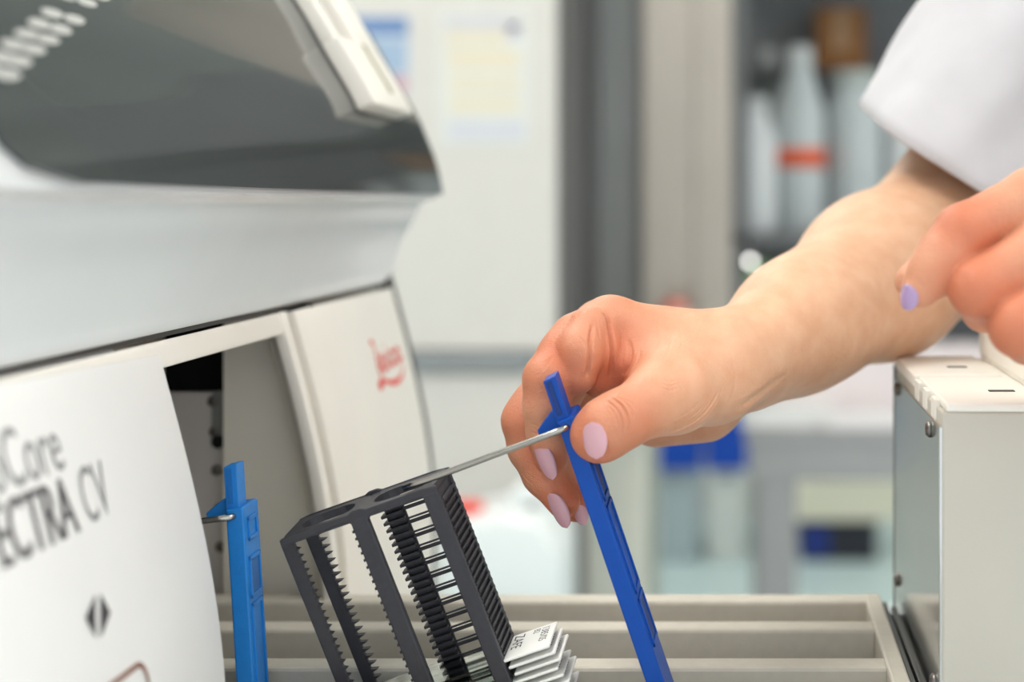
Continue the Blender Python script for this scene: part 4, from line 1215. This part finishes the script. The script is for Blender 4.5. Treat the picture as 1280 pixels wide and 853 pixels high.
# steel table with papers
tb = thing('steel_table', 'grey steel table with square legs behind the drawer', 'table')
yt = 3.0
ztop = B(0, 538, yt).z; zap = B(0, 602, yt).z
m_tbl = mat('satin_grey_steel', (158, 156, 156), .45, metal=.3)
xa = B(930, 0, yt).x; xb = 1.5
MB().box((xa, yt, ztop-.025), (xb, 4.06, ztop), .003).build('table_top', m_tbl, tb)
MB().box((xa+.01, yt+.005, zap), (xb-.01, yt+.03, ztop-.025), .002).build('apron', m_tbl, tb)
for x, y in ((B(946, 0, yt).x, yt+.01), (B(946, 0, yt).x, 3.95), (xb-.1, yt+.01), (xb-.1, 3.95)): MB().box((x, y, 0), (x+.075, y+.07, ztop-.025), .003).build('leg', m_tbl, tb)
for i, (px0, px1, y0, hh_, col, nm) in enumerate([(925, 1040, 3.04, .03, (238, 238, 236), 'thick white paper stack on the steel table by the wrist'), (1030, 1125, 3.02, .022, (236, 232, 232), 'white paper stack on the steel table by the drawer box'), (950, 1250, 3.2, .13, (232, 222, 222), 'pinkish white carton lying at the back of the steel table')]):
    t = thing('paper_stack' if i < 2 else 'carton', nm, 'paper' if i < 2 else 'box', (0, 0, ztop))
    xA, xB = B(px0, 0, y0).x, B(px1, 0, y0).x
    n = 4 if i < 2 else 1
    for k in range(n): MB().box((xA+.004*(k % 2), y0, hh_*k/n), (xB+.004*(k % 2), y0+.16, hh_*(k+1)/n), .001).build('sheet_block' if i < 2 else 'carton_body', mat('paper_%d' % i, col, .7), t)
    if i == 2: MB().box((xA+.02, y0+.01, hh_), (xB-.02, y0+.15, hh_+.006), .001).build('carton_lid', mat('paper_2', col, .7), t)
# waste bins with blue bag rims
def bin_(px, w_px, col, label, y=5.6, top=505, rim=84):
    x = B(px, 0, y).x; hw_ = w_px*y/F/2; h = B(0, top, y).z; hr = rim*y/F
    t = thing('waste_bin', label, 'bin', (x, y, 0), group='waste bins')
    MB().prism([(-hw_*.86, 0), (hw_*.86, 0), (hw_, h-.02), (-hw_, h-.02)], 1, 0, .3, .012).build('bin_body', mat('bin_%d_%d_%d' % col, col, .5), t)
    MB().prism([(-hw_*1.0, h-hr), (hw_*1.0, h-hr), (hw_*1.06, h), (-hw_*1.06, h)], 1, -.01, .31, .012).build('bag_rim', mat('bin_bag_blue', (6, 74, 186), .45, bump=.4, bscale=30), t)
    MB().box((-hw_*.5, -.012, h-hr-.03), (hw_*.5, 0, h-hr-.012), .003).build('bin_grip', m_bar, t)
    return t
bin_(845, 64, (176, 190, 196), 'grey waste bin with a blue bag next to the cream cabinet')
bin_(908, 52, (212, 216, 214), 'pale waste bin with a blue bag next to the table leg', top=500, rim=88)
cr = thing('storage_crate', 'dark storage crate with a blue side under the beige carton', 'crate', (0, 5.6, 0))
xA, xB = B(1000, 0, 5.6).x, B(1096, 0, 5.6).x
zk = B(0, 652, 5.6).z
MB().box((xA, 0, 0), (xB, .35, zk), .006).build('crate_body', mat('black_crate', (40, 42, 52), .5), cr)
MB().box((xA+.005, -.004, .015), (xA+.10, .0, zk-.01), .002).build('crate_side', mat('navy_side', (24, 48, 128), .5), cr)
MB().box((xA-.01, -.01, zk-.012), (xB+.01, .36, zk), .003).build('crate_rim', mat('black_crate', (40, 42, 52), .5), cr)
cb = thing('beige_carton', 'long beige carton on top of the dark storage crate', 'box', (0, 5.6, zk))
MB().box((xA-.02, 0, 0), (xB+.08, .34, .145), .004).build('carton', mat('beige_card', (228, 225, 206), .7), cb)
MB().box((xA-.023, -.003, .11), (xB+.083, .343, .15), .003).build('carton_lid', mat('beige_card', (228, 225, 206), .7), cb)
